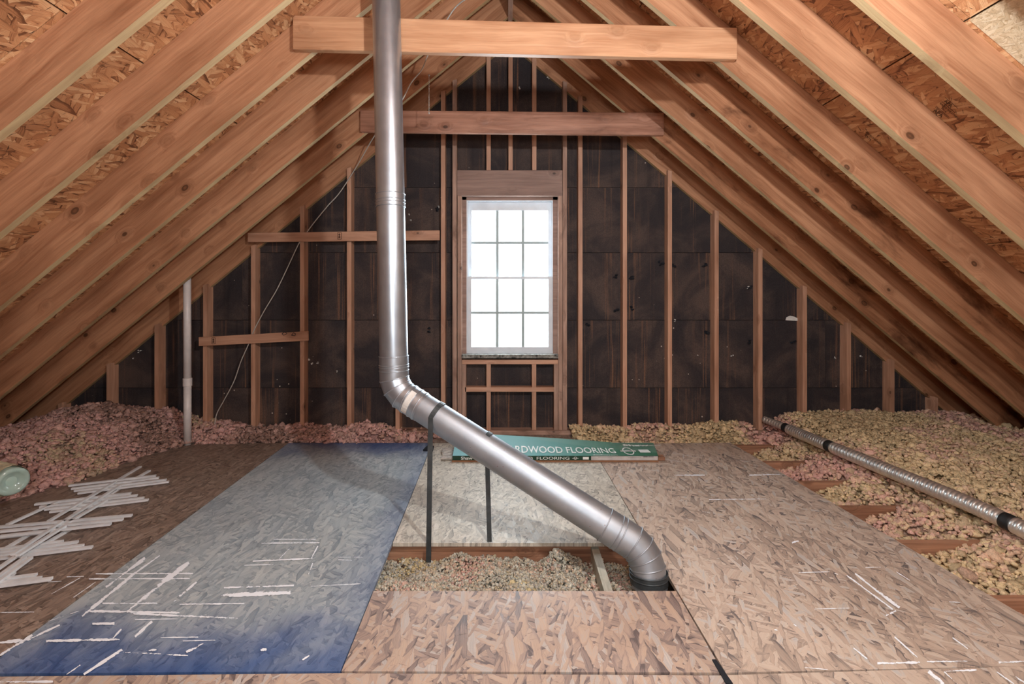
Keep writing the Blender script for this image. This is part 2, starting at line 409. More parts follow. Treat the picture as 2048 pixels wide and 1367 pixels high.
# ------------------------------------------------------------------ the roof
SC = 219.0; ZG = 4.28
XR = 14/SC; HR = CAMH+508/SC            # ridge line: x, height of the rafters' lower edge
ML, MR = .815, .845; TH = .25
ZF = 4.265                                # front face of the studs
ZS = ZF+.089                              # room face of the gable sheathing
ZO = ZS+.035
YB = -2.3                                 # end wall behind the camera
def mm(s): return ML if s < 0 else MR
def under(x): return HR-mm(x-XR)*abs(x-XR)     # lower edge of the rafters over x
def sheet_z(x): return under(x)+TH
ceiling = bmesh.new()
for s in (-1, 1):
    xe = XR+s*(HR+TH+.30)/mm(s)
    pts = [(XR, 0, HR+TH), (xe, 0, -.30)]
    n = Vector((s*mm(s), 0, 1)).normalized()
    a = [Vector((XR, YB-.1, HR+TH+.03)), Vector((XR, ZO+.1, HR+TH+.03)), Vector((xe+s*.03, ZO+.1, -.30)), Vector((xe+s*.03, YB-.1, -.30))]
    up = Vector((0, 0, .10))
    vs = [ceiling.verts.new(p) for p in a]+[ceiling.verts.new(p+up) for p in a]
    for f in ((0, 1, 2, 3), (7, 6, 5, 4), (0, 4, 5, 1), (1, 5, 6, 2), (2, 6, 7, 3), (3, 7, 4, 0)): ceiling.faces.new([vs[i] for i in f])
bmesh.ops.recalc_face_normals(ceiling, faces=ceiling.faces)
CEIL = tag(bmobj('ceiling', ceiling, M['roof_back'], None), kind='structure')
# roof panels: 1.22 m rows along the slope
for s in (-1, 1):
    m = mm(s); q = math.sqrt(1+m*m); smax = (HR+TH+.28)*q/m
    rows = [0, 1.085, 2.307, 3.53, 4.75, 5.97]
    for r in range(5):
        s0, s1 = rows[r]+(.0035 if r else .01), min(rows[r+1]-.0035, smax)
        if s0 >= smax: break
        off = [(-.63, 1.83), (-.6, 1.8), (-.63, 1.83), (.6, 3.0), (-.6, 1.85)][r] if s < 0 else [(.6, 3.05), (-.63, 1.83), (.6, 3.04), (-.62, 1.835), (.6, 3.0)][r]
        ys = [YB, off[0], off[1], ZO+.05]
        if r == 2 and s > 0: ys = [YB, -.6, 1.835, ZO+.05]
        for k in range(len(ys)-1):
            pale = (s > 0 and r == 2 and k == 1)
            dz = -.004 if pale else random.uniform(-.001, .001)
            def pt_(sd, y): x = XR+s*sd/q; return Vector((x, y, HR+TH-m*sd/q+dz))
            pts = [pt_(s0, ys[k]+.0015), pt_(s0, ys[k+1]-.0015), pt_(s1, ys[k+1]-.0015), pt_(s1, ys[k]+.0015)]
            prism('roof_panel', pts, (s*m/q*.012, 0, 1/q*.012), M['osb_pale'] if pale else M['osb_roof'], CEIL, xdir=(0, 1, 0))
# rafters
TK = [1, .906, .8065, .711, .6236, .5255, .433, .338, .243, .148, .053, -.042, -.137, -.232, -.327, -.422]
for k, tt in enumerate(TK):
    y0 = ZG*tt + (.03 if k == 0 else 0)
    for s in (-1, 1):
        m = mm(s); xa = XR+s*.02; xe = XR+s*(HR+.24)/m
        pts = [Vector((xa, y0, under(xa))), Vector((xe, y0, under(xe))), Vector((xe, y0, under(xe)+TH-.002)), Vector((xa, y0, under(xa)+TH-.002))]
        mat = M['wood_stained'] if (s > 0 and k in (1, 3)) else M['wood']
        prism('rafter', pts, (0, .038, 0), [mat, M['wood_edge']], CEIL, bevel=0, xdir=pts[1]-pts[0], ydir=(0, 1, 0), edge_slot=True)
box('ridge_board', XR-.019, XR+.019, YB, ZS, HR-.03, HR+TH-.03, M['stud_dark'], CEIL)

# ------------------------------------------------------------------ the gable wall
WX0, WX1 = P(931, 0, ZS).x, P(1109, 0, ZS).x
WZ1, WZ0 = CAMH-(397-CY)*ZS/F, CAMH-(714-CY)*ZS/F
WX0, WX1 = -.345, .478; WZ1, WZ0 = 2.155, .690
def clip(poly, a, b, c):   # keep a*x+b*z<=c
    out = []
    for i in range(len(poly)):
        p, q = poly[i], poly[(i+1) % len(poly)]; dp = a*p[0]+b*p[1]-c; dq = a*q[0]+b*q[1]-c
        if dp <= 0: out.append(p)
        if dp*dq < 0: t = dp/(dp-dq); out.append((p[0]+(q[0]-p[0])*t, p[1]+(q[1]-p[1])*t))
    return out
def gable(poly, drop=0.0):
    for s in (-1, 1): poly = clip(poly, s*mm(s), 1, HR+TH-drop+s*mm(s)*XR)
    return poly
def wallslab(name, y0, y1, mat, hole=True):
    bm = bmesh.new()
    parts = [(-5.4, 5.4, -.3, WZ0), (-5.4, WX0, WZ0, WZ1), (WX1, 5.4, WZ0, WZ1), (-5.4, 5.4, WZ1, 4.2)] if hole else [(-5.4, 5.4, -.3, 4.2)]
    for x0, x1, z0, z1 in parts:
        poly = gable([(x0, z0), (x1, z0), (x1, z1), (x0, z1)])
        a = [bm.verts.new((p[0], y0, p[1])) for p in poly]; b = [bm.verts.new((p[0], y1, p[1])) for p in poly]
        bm.faces.new(a); bm.faces.new(list(reversed(b)))
        for i in range(len(a)): bm.faces.new([a[(i+1) % len(a)], a[i], b[i], b[(i+1) % len(a)]])
    bmesh.ops.recalc_face_normals(bm, faces=bm.faces)
    return tag(bmobj(name, bm, mat, None), kind='structure')
WALL = wallslab('wall_back', ZS+.016, ZO+.03, M['sheath'])
WALLF = wallslab('wall_front', YB-.06, YB, M['osb_brown'], False)
zr = [-.2, .406, 1.034, 1.661, 2.265, 2.875, 3.95]
vx = [[-5.3, -2.99, -.56, 1.63, 5.3], [-5.3, -1.85, .7, 3.0, 5.3], [-5.3, -2.42, .71, 1.97, 5.3], [-5.3, -1.42, 1.12, 5.3], [-5.3, -1.0, 1.12, 5.3], [-5.3, 5.3]]
for r in range(6):
    for k in range(len(vx[r])-1):
        x0, x1, z0, z1 = vx[r][k]+.001, vx[r][k+1]-.001, zr[r]+.0022, zr[r+1]-.0022
        cells = []
        if x1 > WX0 and x0 < WX1 and z1 > WZ0 and z0 < WZ1:
            if x0 < WX0: cells.append((x0, WX0, z0, z1))
            if x1 > WX1: cells.append((WX1, x1, z0, z1))
            if z0 < WZ0: cells.append((max(x0, WX0), min(x1, WX1), z0, WZ0))
            if z1 > WZ1: cells.append((max(x0, WX0), min(x1, WX1), WZ1, z1))
        else: cells = [(x0, x1, z0, z1)]
        for c in cells:
            poly = gable([(c[0], c[2]), (c[1], c[2]), (c[1], c[3]), (c[0], c[3])], .005)
            if len(poly) < 3: continue
            prism('sheathing_panel', [(p[0], ZS+random.uniform(0, .001), p[1]) for p in poly], (0, .013, 0), M['sheath'], WALL, xdir=(1, 0, 0), ydir=(0, 1, 0))
SW = .038
def stud(u_left=None, u_right=None, z0=.04, z1=None, mat=None, name='stud', wd=SW, tongue=True, dep=.089):
    """post whose front face starts at picture column u_left or ends at u_right"""
    x0 = (u_left-CX)*ZF/F if u_left is not None else (u_right-CX)*ZF/F-wd
    x1 = x0+wd; mat = mat or M['stud']; bm = bmesh.new()
    top = lambda x: (under(x) if z1 is None else z1)
    c = Vector(((x0+x1)/2, ZF+dep/2, (z0+top((x0+x1)/2))/2)); m = frame(c, (0, 0, 1), (0, 1, 0)); inv = m.inverted()
    def pr(poly, y0, y1):
        a = [bm.verts.new(inv @ Vector((p[0], y0, p[1]))) for p in poly]; b = [bm.verts.new(inv @ Vector((p[0], y1, p[1]))) for p in poly]
        bm.faces.new(a); bm.faces.new(list(reversed(b)))
        for i in range(len(a)): bm.faces.new([a[(i+1) % len(a)], a[i], b[i], b[(i+1) % len(a)]])
    pr([(x0, z0), (x1, z0), (x1, top(x1)-.001), (x0, top(x0)-.001)], ZF+.042 if z1 is None and tongue else ZF, ZF+dep)
    if z1 is None and tongue:
        e = .04+random.uniform(0, .02); s = 1 if x0 > XR else -1
        zt0, zt1 = top(x0)+e, top(x1)+e
        if s > 0: zt0 = min(zt0, zt1+.012)
        else: zt1 = min(zt1, zt0+.012)
        pr([(x0, z0), (x1, z0), (x1, zt1), (x0, zt0)], ZF, ZF+.0415)
    bmesh.ops.recalc_face_normals(bm, faces=bm.faces)
    return bmobj(name, bm, mat, WALL, m)
for u in (116, 213, 309, 406, 502, 600, 694, 791, 882): stud(u_left=u)
for u in (1165, 1254, 1344, 1437.5, 1525, 1614, 1702, 1789, 1876): stud(u_right=u)
HDB = CAMH+(CY-391)*ZF/F; HDT = CAMH+(CY-340)*ZF/F
stud(u_left=905, mat=M['stud_dark']); stud(u_right=1134, mat=M['stud_dark'])
stud(u_left=915, z1=HDB-.001, mat=M['stud_dark'], name='jack_stud', tongue=False); stud(u_right=1125, z1=HDB-.001, mat=M['stud_dark'], name='jack_stud', tongue=False)
box('header', P(914.2, 0, ZF).x, P(1124.8, 0, ZF).x, ZF+.004, ZF+.08, HDB, HDT, M['header'], WALL, .003)
for u in (973, 1017, 1064.5): stud(u_left=u, z0=HDT+.001, name='cripple_stud')
sz1, sz0 = CAMH-(719.5-CY)*ZF/F, CAMH-(727-CY)*ZF/F
box('rough_sill', P(924, 0, ZF).x, P(1116, 0, ZF).x, ZF, ZF+.085, sz0-.004, sz1, M['stud'], WALL)
bz1, bz0 = CAMH-(774-CY)*ZF/F, CAMH-(783-CY)*ZF/F
box('blocking', P(930, 0, ZF).x, P(1108, 0, ZF).x, ZF, ZF+.08, bz0, bz1, M['stud'], WALL)
for u in (973, 1064):
    stud(u_left=u, z0=.04, z1=bz0-.001, name='cripple_stud', tongue=False); stud(u_left=u, z0=bz1+.001, z1=sz0-.005, name='cripple_stud', tongue=False)
stud(u_left=924.2, z0=.04, z1=sz0-.005, name='cripple_stud', tongue=False, wd=.036, mat=M['stud_dark']); stud(u_right=1116, z0=.04, z1=sz0-.005, name='cripple_stud', tongue=False, wd=.036, mat=M['stud_dark'])
box('bottom_plate', -4.2, 4.05, ZF-.012, ZF+.089, 0, .038, M['stud_dark'], WALL)
# torn paper around some nails and specks of foam
def scraps(name, pts, mat, size):
    bm = bmesh.new()
    for u, v in pts:
        c = P(u, v, ZS-.006)
        for j in range(3):
            o = c+Vector((random.uniform(-1, 1)*size, -random.uniform(0, .012), random.uniform(-1, 1)*size))
            r = [o+Vector((math.cos(a)*size*random.uniform(.4, 1.1), random.uniform(-.012, .004), math.sin(a)*size*random.uniform(.25, .8))) for a in np.linspace(0, 5.3, 6)]
            vs = [bm.verts.new(p) for p in r]; t_ = bm.verts.new(o+Vector((0, -.012, 0)))
            for i in range(6): bm.faces.new([vs[i], vs[(i+1) % 6], t_])
    return tag(bmobj(name, bm, mat, WALL), kind='stuff')
scraps('torn_paper', [(1233, 552), (1260, 556), (1233, 618), (1263, 616), (1321, 525), (1348, 530), (1408, 528), (1498, 572), (1415, 663), (1500, 684), (1586, 685), (1176, 648), (860, 660), (875, 420)], M['black'], .02)
scraps('foam_speck', [(261, 702), (268, 715), (280, 702), (620, 718), (625, 726), (636, 725), (673, 742), (1393, 711), (1463, 711), (1720, 711), (818, 430), (822, 442), (1096, 158), (1495, 575), (1350, 640), (876, 414), (1038, 176), (1668, 714)], M['paper'], .010)
# window
WIN = empty('window_1', (.066, ZS, WZ0), kind='structure')
yo = ZS-.03
b = bmesh.new()
addbox(b, WX0-.03, WX0+.012, yo, yo+.10, WZ0-.01, WZ1+.02); addbox(b, WX1-.012, WX1+.03, yo, yo+.10, WZ0-.01, WZ1+.02); addbox(b, WX0-.03, WX1+.03, yo, yo+.10, WZ1-.01, WZ1+.025)
bmobj('frame', b, M['header'], WIN)
def wx(u, Z=ZS): return (u-CX)*Z/F
def wz(v, Z=ZS): return CAMH-(v-CY)*Z/F
x0, x1 = wx(931), wx(1108.5)
b = bmesh.new(); yc = ZS-.018
addbox(b, x0, wx(936), yc, yc+.07, wz(708), wz(397)); addbox(b, wx(1104), x1, yc, yc+.07, wz(708), wz(397)); addbox(b, wx(936), wx(1104), yc, yc+.07, wz(403), wz(397))
bmobj('casing', b, M['white_win'], WIN, bevel=.002)
vm = [(991.7, 997.3), (1043.2, 1048.8)]
def sash(name, va, vb, rails, hm, y0):
    b = bmesh.new(); d = .034
    xs0, xs1 = wx(936.2), wx(1103.8); g0, g1 = wx(943), wx(1096.5); t0, b0 = wz(va), wz(vb); gt, gb = wz(va+rails[0]), wz(vb-rails[1])
    addbox(b, xs0, g0, y0, y0+d, b0, t0); addbox(b, g1, xs1, y0, y0+d, b0, t0); addbox(b, g0, g1, y0, y0+d, gt, t0); addbox(b, g0, g1, y0, y0+d, b0, gb)
    addbox(b, g0, g1, y0-.004, y0, b0+.006, b0+.012)
    o = bmobj(name, b, M['white_win'], WIN, bevel=.002)
    for a, c in vm: box('muntin', wx(a), wx(c), y0+.004, y0+.028, gb, gt, M['muntin'], o, .001)
    xx = [g0, wx(vm[0][0]), wx(vm[0][1]), wx(vm[1][0]), wx(vm[1][1]), g1]
    for i in range(3): box('muntin', xx[2*i], xx[2*i+1], y0+.005, y0+.027, wz(hm+2.4), wz(hm-2.4), M['muntin'], o, .001)
    for i in range(3):
        for za, zb in ((gb, wz(hm+2.4)), (wz(hm-2.4), gt)):
            box('pane', xx[2*i], xx[2*i+1], y0+.014, y0+.018, za, zb, M['pane'], o, 0)
    return o
sash('upper_sash', 403.2, 559, (17, 6.5), 484.5, yc+.036)
sash('lower_sash', 553, 708, (5, 15), 625, yc)
box('sill', wx(925), wx(1114), ZF-.012, ZS+.08, wz(715.5, ZF), wz(708.4, ZF), M['peel'], WIN, .004)

# ------------------------------------------------------------------ the floor
b = bmesh.new(); addbox(b, -5.4, 5.4, YB-.1, ZO+.05, -.24, -.206)
FLOOR = tag(bmobj('floor', b, M['slab'], None), kind='structure')
JZ = [4.17, 3.80, 3.60, 3.215, 2.832, 2.428, 1.972, 1.62, 1.2, .8, .4, 0, -.4, -.8, -1.2, -1.6, -2.0]
JZ[0] = 4.245; JZ[1] = 4.0
for y in JZ: box('joist', -4.5, 4.4, y, y+.038, -.204, -.0195, M['joist'], FLOOR)
def panel(px, mat, z=0.0, xd=(0, 1, 0)):
    pts = [fl(u, v) if not isinstance(u, Vector) else u for u, v in px]
    pts = [p+Vector((0, 0, z-.0185)) for p in pts]
    return prism('floor_panel', pts, (0, 0, .018), mat, FLOOR, xdir=xd, ydir=(-1, 0, 0), bevel=0)
def V(x, y): return Vector((x, y, 0))
a0, a1 = fl(577, 885), fl(0, 1312)          # seam brown | blue
a1b = a0+(a1-a0)*((fl(0, 1346).y-a0.y)/(a1.y-a0.y))
b0, b1 = fl(865, 885), fl(682, 1341)        # seam blue | centre
c0, c1 = fl(1180, 887), fl(1449, 1344)      # seam centre | tan
g = .004
def q(p, dx=0, dy=0): return (p+Vector((dx, dy, 0)), None)
brown = panel([q(a1b, -1.25, 0), q(a1b, -g), q(a0, -g), q(a0, -1.25, 0)], M['osb_brown'])
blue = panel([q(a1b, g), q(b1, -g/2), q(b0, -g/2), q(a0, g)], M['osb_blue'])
yh0, yh1 = fl(0, 1181).y, fl(0, 1085).y
def on(p0, p1, y): return p0+(p1-p0)*((y-p0.y)/(p1.y-p0.y))
midfar = panel([q(on(b0, b1, yh1), g/2), q(on(c0, c1, yh1), -g/2), q(c0, -g/2), q(b0, g/2)], M['osb_mid'])
midnear = panel([q(b1, g/2), q(c1, -g), q(on(c0, c1, yh0), -g/2), q(on(b0, b1, yh0), g/2)], M['osb_near'])
e0, e1 = fl(1461, 884.5), fl(2048, 1230)
e1b = e0+(e1-e0)*((fl(0, 1327).y-e0.y)/(e1.y-e0.y))
tan = panel([q(c1, g), q(e1b), q(e0), q(c0, g/2)], M['osb_right'])
n0, n1 = fl(0, 1352), fl(682, 1345); n2 = fl(1445, 1349); n3 = fl(2048, 1331); n4 = n3+Vector((.6, .03, 0))
nearl = panel([(V(-2.7, .35), None), (V(n2.x-.01, .35), None), q(n2, -.006, -.001), q(n1), q(n0), q(n0, -1.0, -.01)], M['osb_near'])
nearr = panel([(V(n2.x+.002, .35), None), (V(3.0, .35), None), (n4, None), q(n3), q(n2, .006, 0)], M['osb_right'])
panel([(V(-2.7, -2.2), None), (V(.2, -2.2), None), (V(.2, .345), None), (V(-2.7, .345), None)], M['osb_near'])
panel([(V(.204, -2.2), None), (V(3, -2.2), None), (V(3, .345), None), (V(.204, .345), None)], M['osb_right'])
panel([(fl(868, 881), None), (fl(1160, 881), None), (fl(1155, 868), None), (fl(880, 868), None)], M['osb_brown'])
# grey block between the joists in the opening
bz = -.035
p0, p1 = fl(1190, 1095, bz), fl(1216, 1180, bz); p0.y = JZ[5]-.002; p1.y = JZ[6]+.040
beam('block', p0-Vector((0, 0, .07)), p1-Vector((0, 0, .07)), .038, .14, (1, 0, 0), M['block'], FLOOR)

# paint smears left on the sheets where strips were painted
def smears(par, ox, oy, lst, sc=2.926):
    bm = bmesh.new(); col = bm.loops.layers.float_color.new('Col')
    for q_, (x1, y1, x2, y2, wd, *st) in enumerate(lst):
        A, B = Vector((ox+x1/sc, oy+y1/sc)), Vector((ox+x2/sc, oy+y2/sc)); d = (B-A); n = Vector((-d.y, d.x)).normalized()*(wd/sc/2)
        k = max(2, int(d.length/12)); prev = None; st = st[0] if st else .62
        for i in range(k+1):
            c = A+d*(i/k); wv = random.uniform(.65, 1.2)*(.75 if i in (0, k) else 1)
            cur = [bm.verts.new(fl(c.x+n.x*sg*wv, c.y+n.y*sg*wv, .0010+.00007*q_)) for sg in (-1, 0, 1)]
            if prev:
                for j in range(2):
                    f = bm.faces.new([prev[j], prev[j+1], cur[j+1], cur[j]])
                    for lp in f.loops:
                        e = .22 if lp.vert in (prev[0], prev[2], cur[0], cur[2]) else st+.1
                        lp[col] = (e, e, e, 1)
            prev = cur
    bmesh.ops.recalc_face_normals(bm, faces=bm.faces)
    return tag(bmobj('paint_mark', bm, M['mark'], par), kind='stuff')
smears(blue, 0, 900, [(850, 630, 620, 800, 20), (935, 615, 800, 710, 10), (800, 710, 480, 970, 20), (1105, 655, 790, 900, 30, .55), (1060, 690, 740, 945, 20), (560, 722, 1130, 720, 10), (520, 752, 1110, 750, 9),
  (1150, 770, 1010, 890, 16, .4), (1050, 900, 1430, 896, 10), (600, 895, 920, 895, 14), (520, 940, 1050, 950, 16), (780, 955, 1390, 982, 14, .55), (790, 990, 1040, 985, 6), (890, 1000, 790, 1090, 22), (1310, 803, 1720, 790, 14),
  (1285, 848, 1700, 832, 28), (1820, 795, 2110, 780, 6), (1430, 672, 1600, 668, 6), (1480, 648, 1830, 632, 10), (1600, 520, 1850, 520, 7), (1530, 543, 1870, 540, 9), (1860, 560, 1820, 635, 8), (1720, 545, 1630, 640, 12, .4), (1830, 660, 1805, 725, 8),
  (270, 1115, 700, 1105, 18), (710, 1045, 660, 1100, 14), (0, 1125, 180, 1105, 22), (190, 1080, 0, 1200, 20), (350, 1020, 180, 1100, 12, .5), (715, 1165, 490, 1310, 18), (720, 1180, 1100, 1200, 12, .4), (940, 1095, 1160, 1092, 7), (1070, 1115, 1260, 1110, 6),
  (1190, 1130, 1090, 1180, 18, .5), (470, 1255, 390, 1310, 10), (540, 1015, 670, 1012, 22), (870, 1170, 915, 1165, 18), (1525, 1168, 1560, 1163, 16), (1810, 1200, 1770, 1225, 10), (1980, 625, 2120, 625, 5), (1980, 640, 2060, 642, 5), (560, 770, 430, 860, 6, .5), (280, 1000, 460, 940, 5, .4)])
smears(brown, 0, 900, [(280, 770, 360, 765, 6), (390, 740, 490, 737, 7), (470, 745, 300, 840, 7), (0, 948, 200, 945, 6)])
smears(tan, 1348, 900, [(0, 145, 180, 145, 7), (440, 145, 620, 140, 7), (1060, 720, 1160, 800, 12), (1160, 800, 1320, 920, 16, .5), (1010, 730, 1280, 930, 9), (1300, 710, 1380, 760, 10, .5), (1120, 685, 1210, 683, 5), (730, 715, 910, 710, 5), (1630, 1095, 1720, 1160, 8),
  (1290, 1090, 1440, 1225, 12), (1190, 1245, 1440, 1240, 18, .55), (1050, 1155, 1130, 1220, 14), (765, 1270, 900, 1282, 6), (1480, 1235, 1720, 1232, 12, .55), (1900, 1240, 2080, 1233, 20), (690, 540, 730, 530, 14), (700, 1018, 716, 1028, 10), (588, 1048, 605, 1052, 10),
  (1610, 885, 1680, 890, 9), (1240, 965, 1300, 940, 16, .5), (940, 718, 960, 726, 8), (820, 928, 1030, 922, 5), (205, 288, 540, 284, 5, .5)])
smears(nearr, 1348, 900, [(1490, 1292, 1580, 1366, 26), (1580, 1294, 1660, 1366, 16), (1590, 1292, 1770, 1284, 14), (1890, 1296, 1990, 1366, 9), (2000, 1322, 2060, 1366, 16)])
smears(nearl, 0, 900, [(0, 1354, 310, 1352, 14)])

# ------------------------------------------------------------------ collar ties and boards
def pxboard(name, uL, vLt, vLb, uR, vRt, vRb, Z, thk, mat, label, cat, parent=None, group=None, bev=.003):
    pts = [P(uL, vLb, Z), P(uR, vRb, Z), P(uR, vRt, Z), P(uL, vLt, Z)]
    o = prism(name, pts, (0, thk, 0), mat, parent, bevel=bev, xdir=pts[1]-pts[0], ydir=(0, 0, 1))
    return tag(o, label, cat, group)
yt = ZG*TK[4]-.039
tie1 = pxboard('collar_tie', 585, 30, 98, 1475, 55, 118, yt, .038, M['tie'], 'pale new-looking roof tie board nearest the camera, crossing behind the steel vent pipe', 'beam')
yt2 = ZG*TK[1]-.039
tie2 = pxboard('collar_tie', 720, 220, 263, 1328, 225, 270, yt2, .038, M['tie_far'], 'darker knotty roof tie board hung nearer the gable window, above its header', 'beam')
bd1 = pxboard('bracing_board', 495, 465.5, 484, 879, 460, 480, ZF-.036, .024, M['stud'], 'long narrow wood board nailed across the studs beside the window, upper of two', 'board')
bd2 = pxboard('bracing_board', 397, 674, 692, 616, 662, 681, ZF-.036, .024, M['stud'], 'short slanting wood board nailed across three studs behind the white pipe, lower of two', 'board')
def facing_text(par, name, items, Z, mat):
    bm = bmesh.new()
    for body, u, v, hpx, ang in items:
        ca, sa = math.cos(ang), math.sin(ang); k = 1/.72*hpx
        text_to(bm, body, k, lambda x, y: P(u+x*ca-y*sa*-1*-1, v-(x*sa+y*ca), Z), .02*k, 'CENTER')
    return bmobj(name, bm, mat, par)
def stampbox(par, u, v, wpx, hpx, Z):
    bm = bmesh.new(); t = .9
    def rect(a, b_, c, d): bm.faces.new([bm.verts.new(P(*p, Z)) for p in ((a, d), (c, d), (c, b_), (a, b_))])
    x0, x1, y0, y1 = u-wpx/2, u+wpx/2, v-hpx/2, v+hpx/2
    rect(x0, y0, x1, y0+t); rect(x0, y1-t, x1, y1); rect(x0, y0, x0+t, y1); rect(x1-t, y0, x1, y1)
    for k_ in (.25, .5, .7): rect(x0+1.6, y0+hpx*k_, x1-2.2, y0+hpx*k_+1.3)
    rect(u-1, y0+2, u+.2, y1-3)
    return bmobj('grade_stamp', bm, M['ink'], par)
stampbox(bd1, 679, 471.5, 8, 14, ZF-.0368); stampbox(bd2, 427, 681, 7.5, 13, ZF-.0368)
# black crayon loops on the lower board
def loops(par, pts, Z):
    bm = bmesh.new()
    for c in pts: tube(bm, [P(u, v, Z) for u, v in c], .003, 6)
    return bmobj('crayon_mark', bm, M['black'], par)
for c__ in ([(564, 667), (569, 663.5), (574, 666), (571, 669), (567, 670), (564, 667)], [(583, 670), (587, 665), (591, 667), (590, 671), (583, 670)]): loops(bd2, [c__], ZF-.0368)
# inked grade stamps on the roof boards
def roofpt(u, v, s, lift=.003):
    m = mm(s); a = (u-CX)/F; bb = (CY-v)/F
    Z = (HR-CAMH+TH-lift+s*m*XR)/(bb+s*m*a); return P(u, v, Z)
def roofstamp(u, v, ang, rows, sc):
    bm = bmesh.new(); ca, sa = math.cos(ang), math.sin(ang)
    for body, dx, dy, h in rows:
        fn = lambda x, y: roofpt(u+((dx+x)*ca+(dy+y)*-sa)*sc, v-((dx+x)*sa+(dy+y)*ca)*sc*1.0, 1)
        if body.startswith('_'):
            wl = float(body[1:])
            bm.faces.new([bm.verts.new(fn(*p)) for p in ((0, 0), (wl, 0), (wl, h), (0, h))])
        else: text_to(bm, body, h/.7, fn, .015*h)
    return bmobj('grade_stamp', bm, M['ink'], CEIL)
roofstamp(1882, 204, math.radians(-41), [('_34', 0, 12, .8), ('APA', 4, 4, 7), ('_36', 0, 1.5, .9), ('RATED SHEATHING', 0, -4.5, 4), ('24/16', 8, -10, 4), ('_36', -2, -13, .8), ('_36', -2, -15.2, .8), ('APA', 0, -24, 8), ('EXP 1', 8, -31, 4.5), ('_36', -6, -36, .8), ('_36', -6, -38, .8)], 1.0)
roofstamp(1732, 266, math.radians(-41), [('RATED SHEATHING', 0, 0, 4), ('24/16', 2, -8, 6)], .8)

# ------------------------------------------------------------------ steel vent pipe
R = .0765
Vu = P(789, 779, 2.52); top = P(771, -75, 2.565)
Zs = lambda u: 1/(.397+(u-790)/436*.060)
Vl_uv = (1293, 1101); Vl = P(*Vl_uv, Zs(1293))
base = Vector((Vl.x+.004, Vl.y-.035, -.05))
VP = empty('vent_pipe', base, label='galvanized steel vent pipe dropping from the roof and bending down into the floor opening', cat='pipe')
def seam_pt(v): t_ = (v-(-75))/(779+75); return top+(Vu-top)*t_
def lerp(a, b_, t_): return a+(b_-a)*t_
dv = (Vu-top).normalized(); ds = (Vl-Vu).normalized(); db = (base-Vl).normalized()
def straight(name, a, b_, r, mat, beads=(), n=56):
    bm = bmesh.new(); tube(bm, [a, b_], r, n, False)
    d = (b_-a)
    for t_ in beads: torus(bm, a+d.normalized()*t_, d, r, .0028, n)
    # lock seam along the length
    return bmobj(name, bm, mat, VP, smooth=True)
j1 = seam_pt(405)
straight('upper_section', top, j1-dv*.032, R-.001, M['galv'], ())
straight('pipe_joint', j1-dv*.036, j1+dv*.036, R+.0012, M['galv'], (.002, .034, .05, .07))
Lu = .085; Ll = .088
straight('lower_section', j1+dv*.034, Vu-dv*(Lu+.095), R-.001, M['galv'], ())
straight('elbow_sleeve', Vu-dv*(Lu+.10), Vu-dv*Lu, R+.0012, M['galv'], (.004, .05, .062, .08))
def elbow(name, V0, d0, d1, Lt, mat, k=4):
    th = d0.angle(d1); Rr = Lt/math.tan(th/2); A = V0-d0*Lt
    nrm = (d1-d0*d0.dot(d1)).normalized(); Cc = A+nrm*Rr; pts = []
    for i in range(k+1):
        a = th*i/k; pts.append(Cc-nrm*Rr*math.cos(a)+d0*Rr*math.sin(a))
    bm = bmesh.new(); n = 56
    mids = [A]
    for i in range(k):
        a = th*(i+.5)/k; rr = Rr/math.cos(th/k/2); mids.append(Cc-nrm*rr*math.cos(a)+d0*rr*math.sin(a))
    mids.append(pts[-1])
    rings = tube_rings(mids, [R+.001]*len(mids), n)
    for i in range(len(mids)-1): rings_mesh(bm, [rings[i], rings[i+1]])
    for i in range(1, len(mids)-1):
        d = (mids[i+1]-mids[i]).normalized()+(mids[i]-mids[i-1]).normalized(); torus(bm, mids[i], d, R+.001, .0032, n)
    return bmobj(name, bm, mat, VP, smooth=True)
elbow('upper_elbow', Vu, dv, ds, Lu, M['galv'], 3)
s0_ = Vu+ds*Lu
straight('elbow_sleeve', s0_, s0_+ds*.10, R+.0012, M['galv'], (.01, .018, .055, .085))
s1_ = Vl-ds*(Ll+.125)
straight('slanted_section', s0_+ds*.095, s1_+ds*.01, R-.001, M['galv_old'], ())
straight('elbow_sleeve', s1_, Vl-ds*Ll, R+.0014, M['galv_old'], (.004, .065, .085))
elbow('lower_elbow', Vl, ds, db, Ll, M['galv_old'], 4)
e_ = Vl+db*Ll
straight('base_section', e_-db*.01, base, R+.0005, M['galv_old'], ())
straight('base_collar', Vector((e_.x, e_.y, .014)), Vector((e_.x+.001, e_.y-.004, -.032)), R+.007, M['strap'], (.0, .02))
# white sticker on the sleeve under the bend
bm = bmesh.new(); u_, v_ = perp(ds); c0_ = s0_+ds*.022; tocam = (Vector((0, 0, CAMH))-c0_); tocam = (tocam-ds*tocam.dot(ds)).normalized(); up_ = ds.cross(tocam)
if up_.z < 0: up_ = -up_
rs = []
for i in range(9):
    a = math.radians(-62+i*12); e = tocam*math.cos(a)+up_*math.sin(a)
    rs.append([c0_+e*(R+.0045), c0_+ds*.032+e*(R+.0045)])
rings_mesh(bm, rs, False)
bmobj('sticker', bm, M['paper'], VP)
bm = bmesh.new()
for i in range(4):
    a0_, a1_ = math.radians(-50+i*3), math.radians(-20+i*13)
    o_ = .006+i*.006; pr_ = None
    for k in range(5):
        a = a0_+(a1_-a0_)*k/4; e = tocam*math.cos(a)+up_*math.sin(a)
        cur = [bm.verts.new(c0_+ds*(o_+dx)+e*(R+.0052)) for dx in (0, .0016)]
        if pr_: bm.faces.new([pr_[0], pr_[1], cur[1], cur[0]])
        pr_ = cur
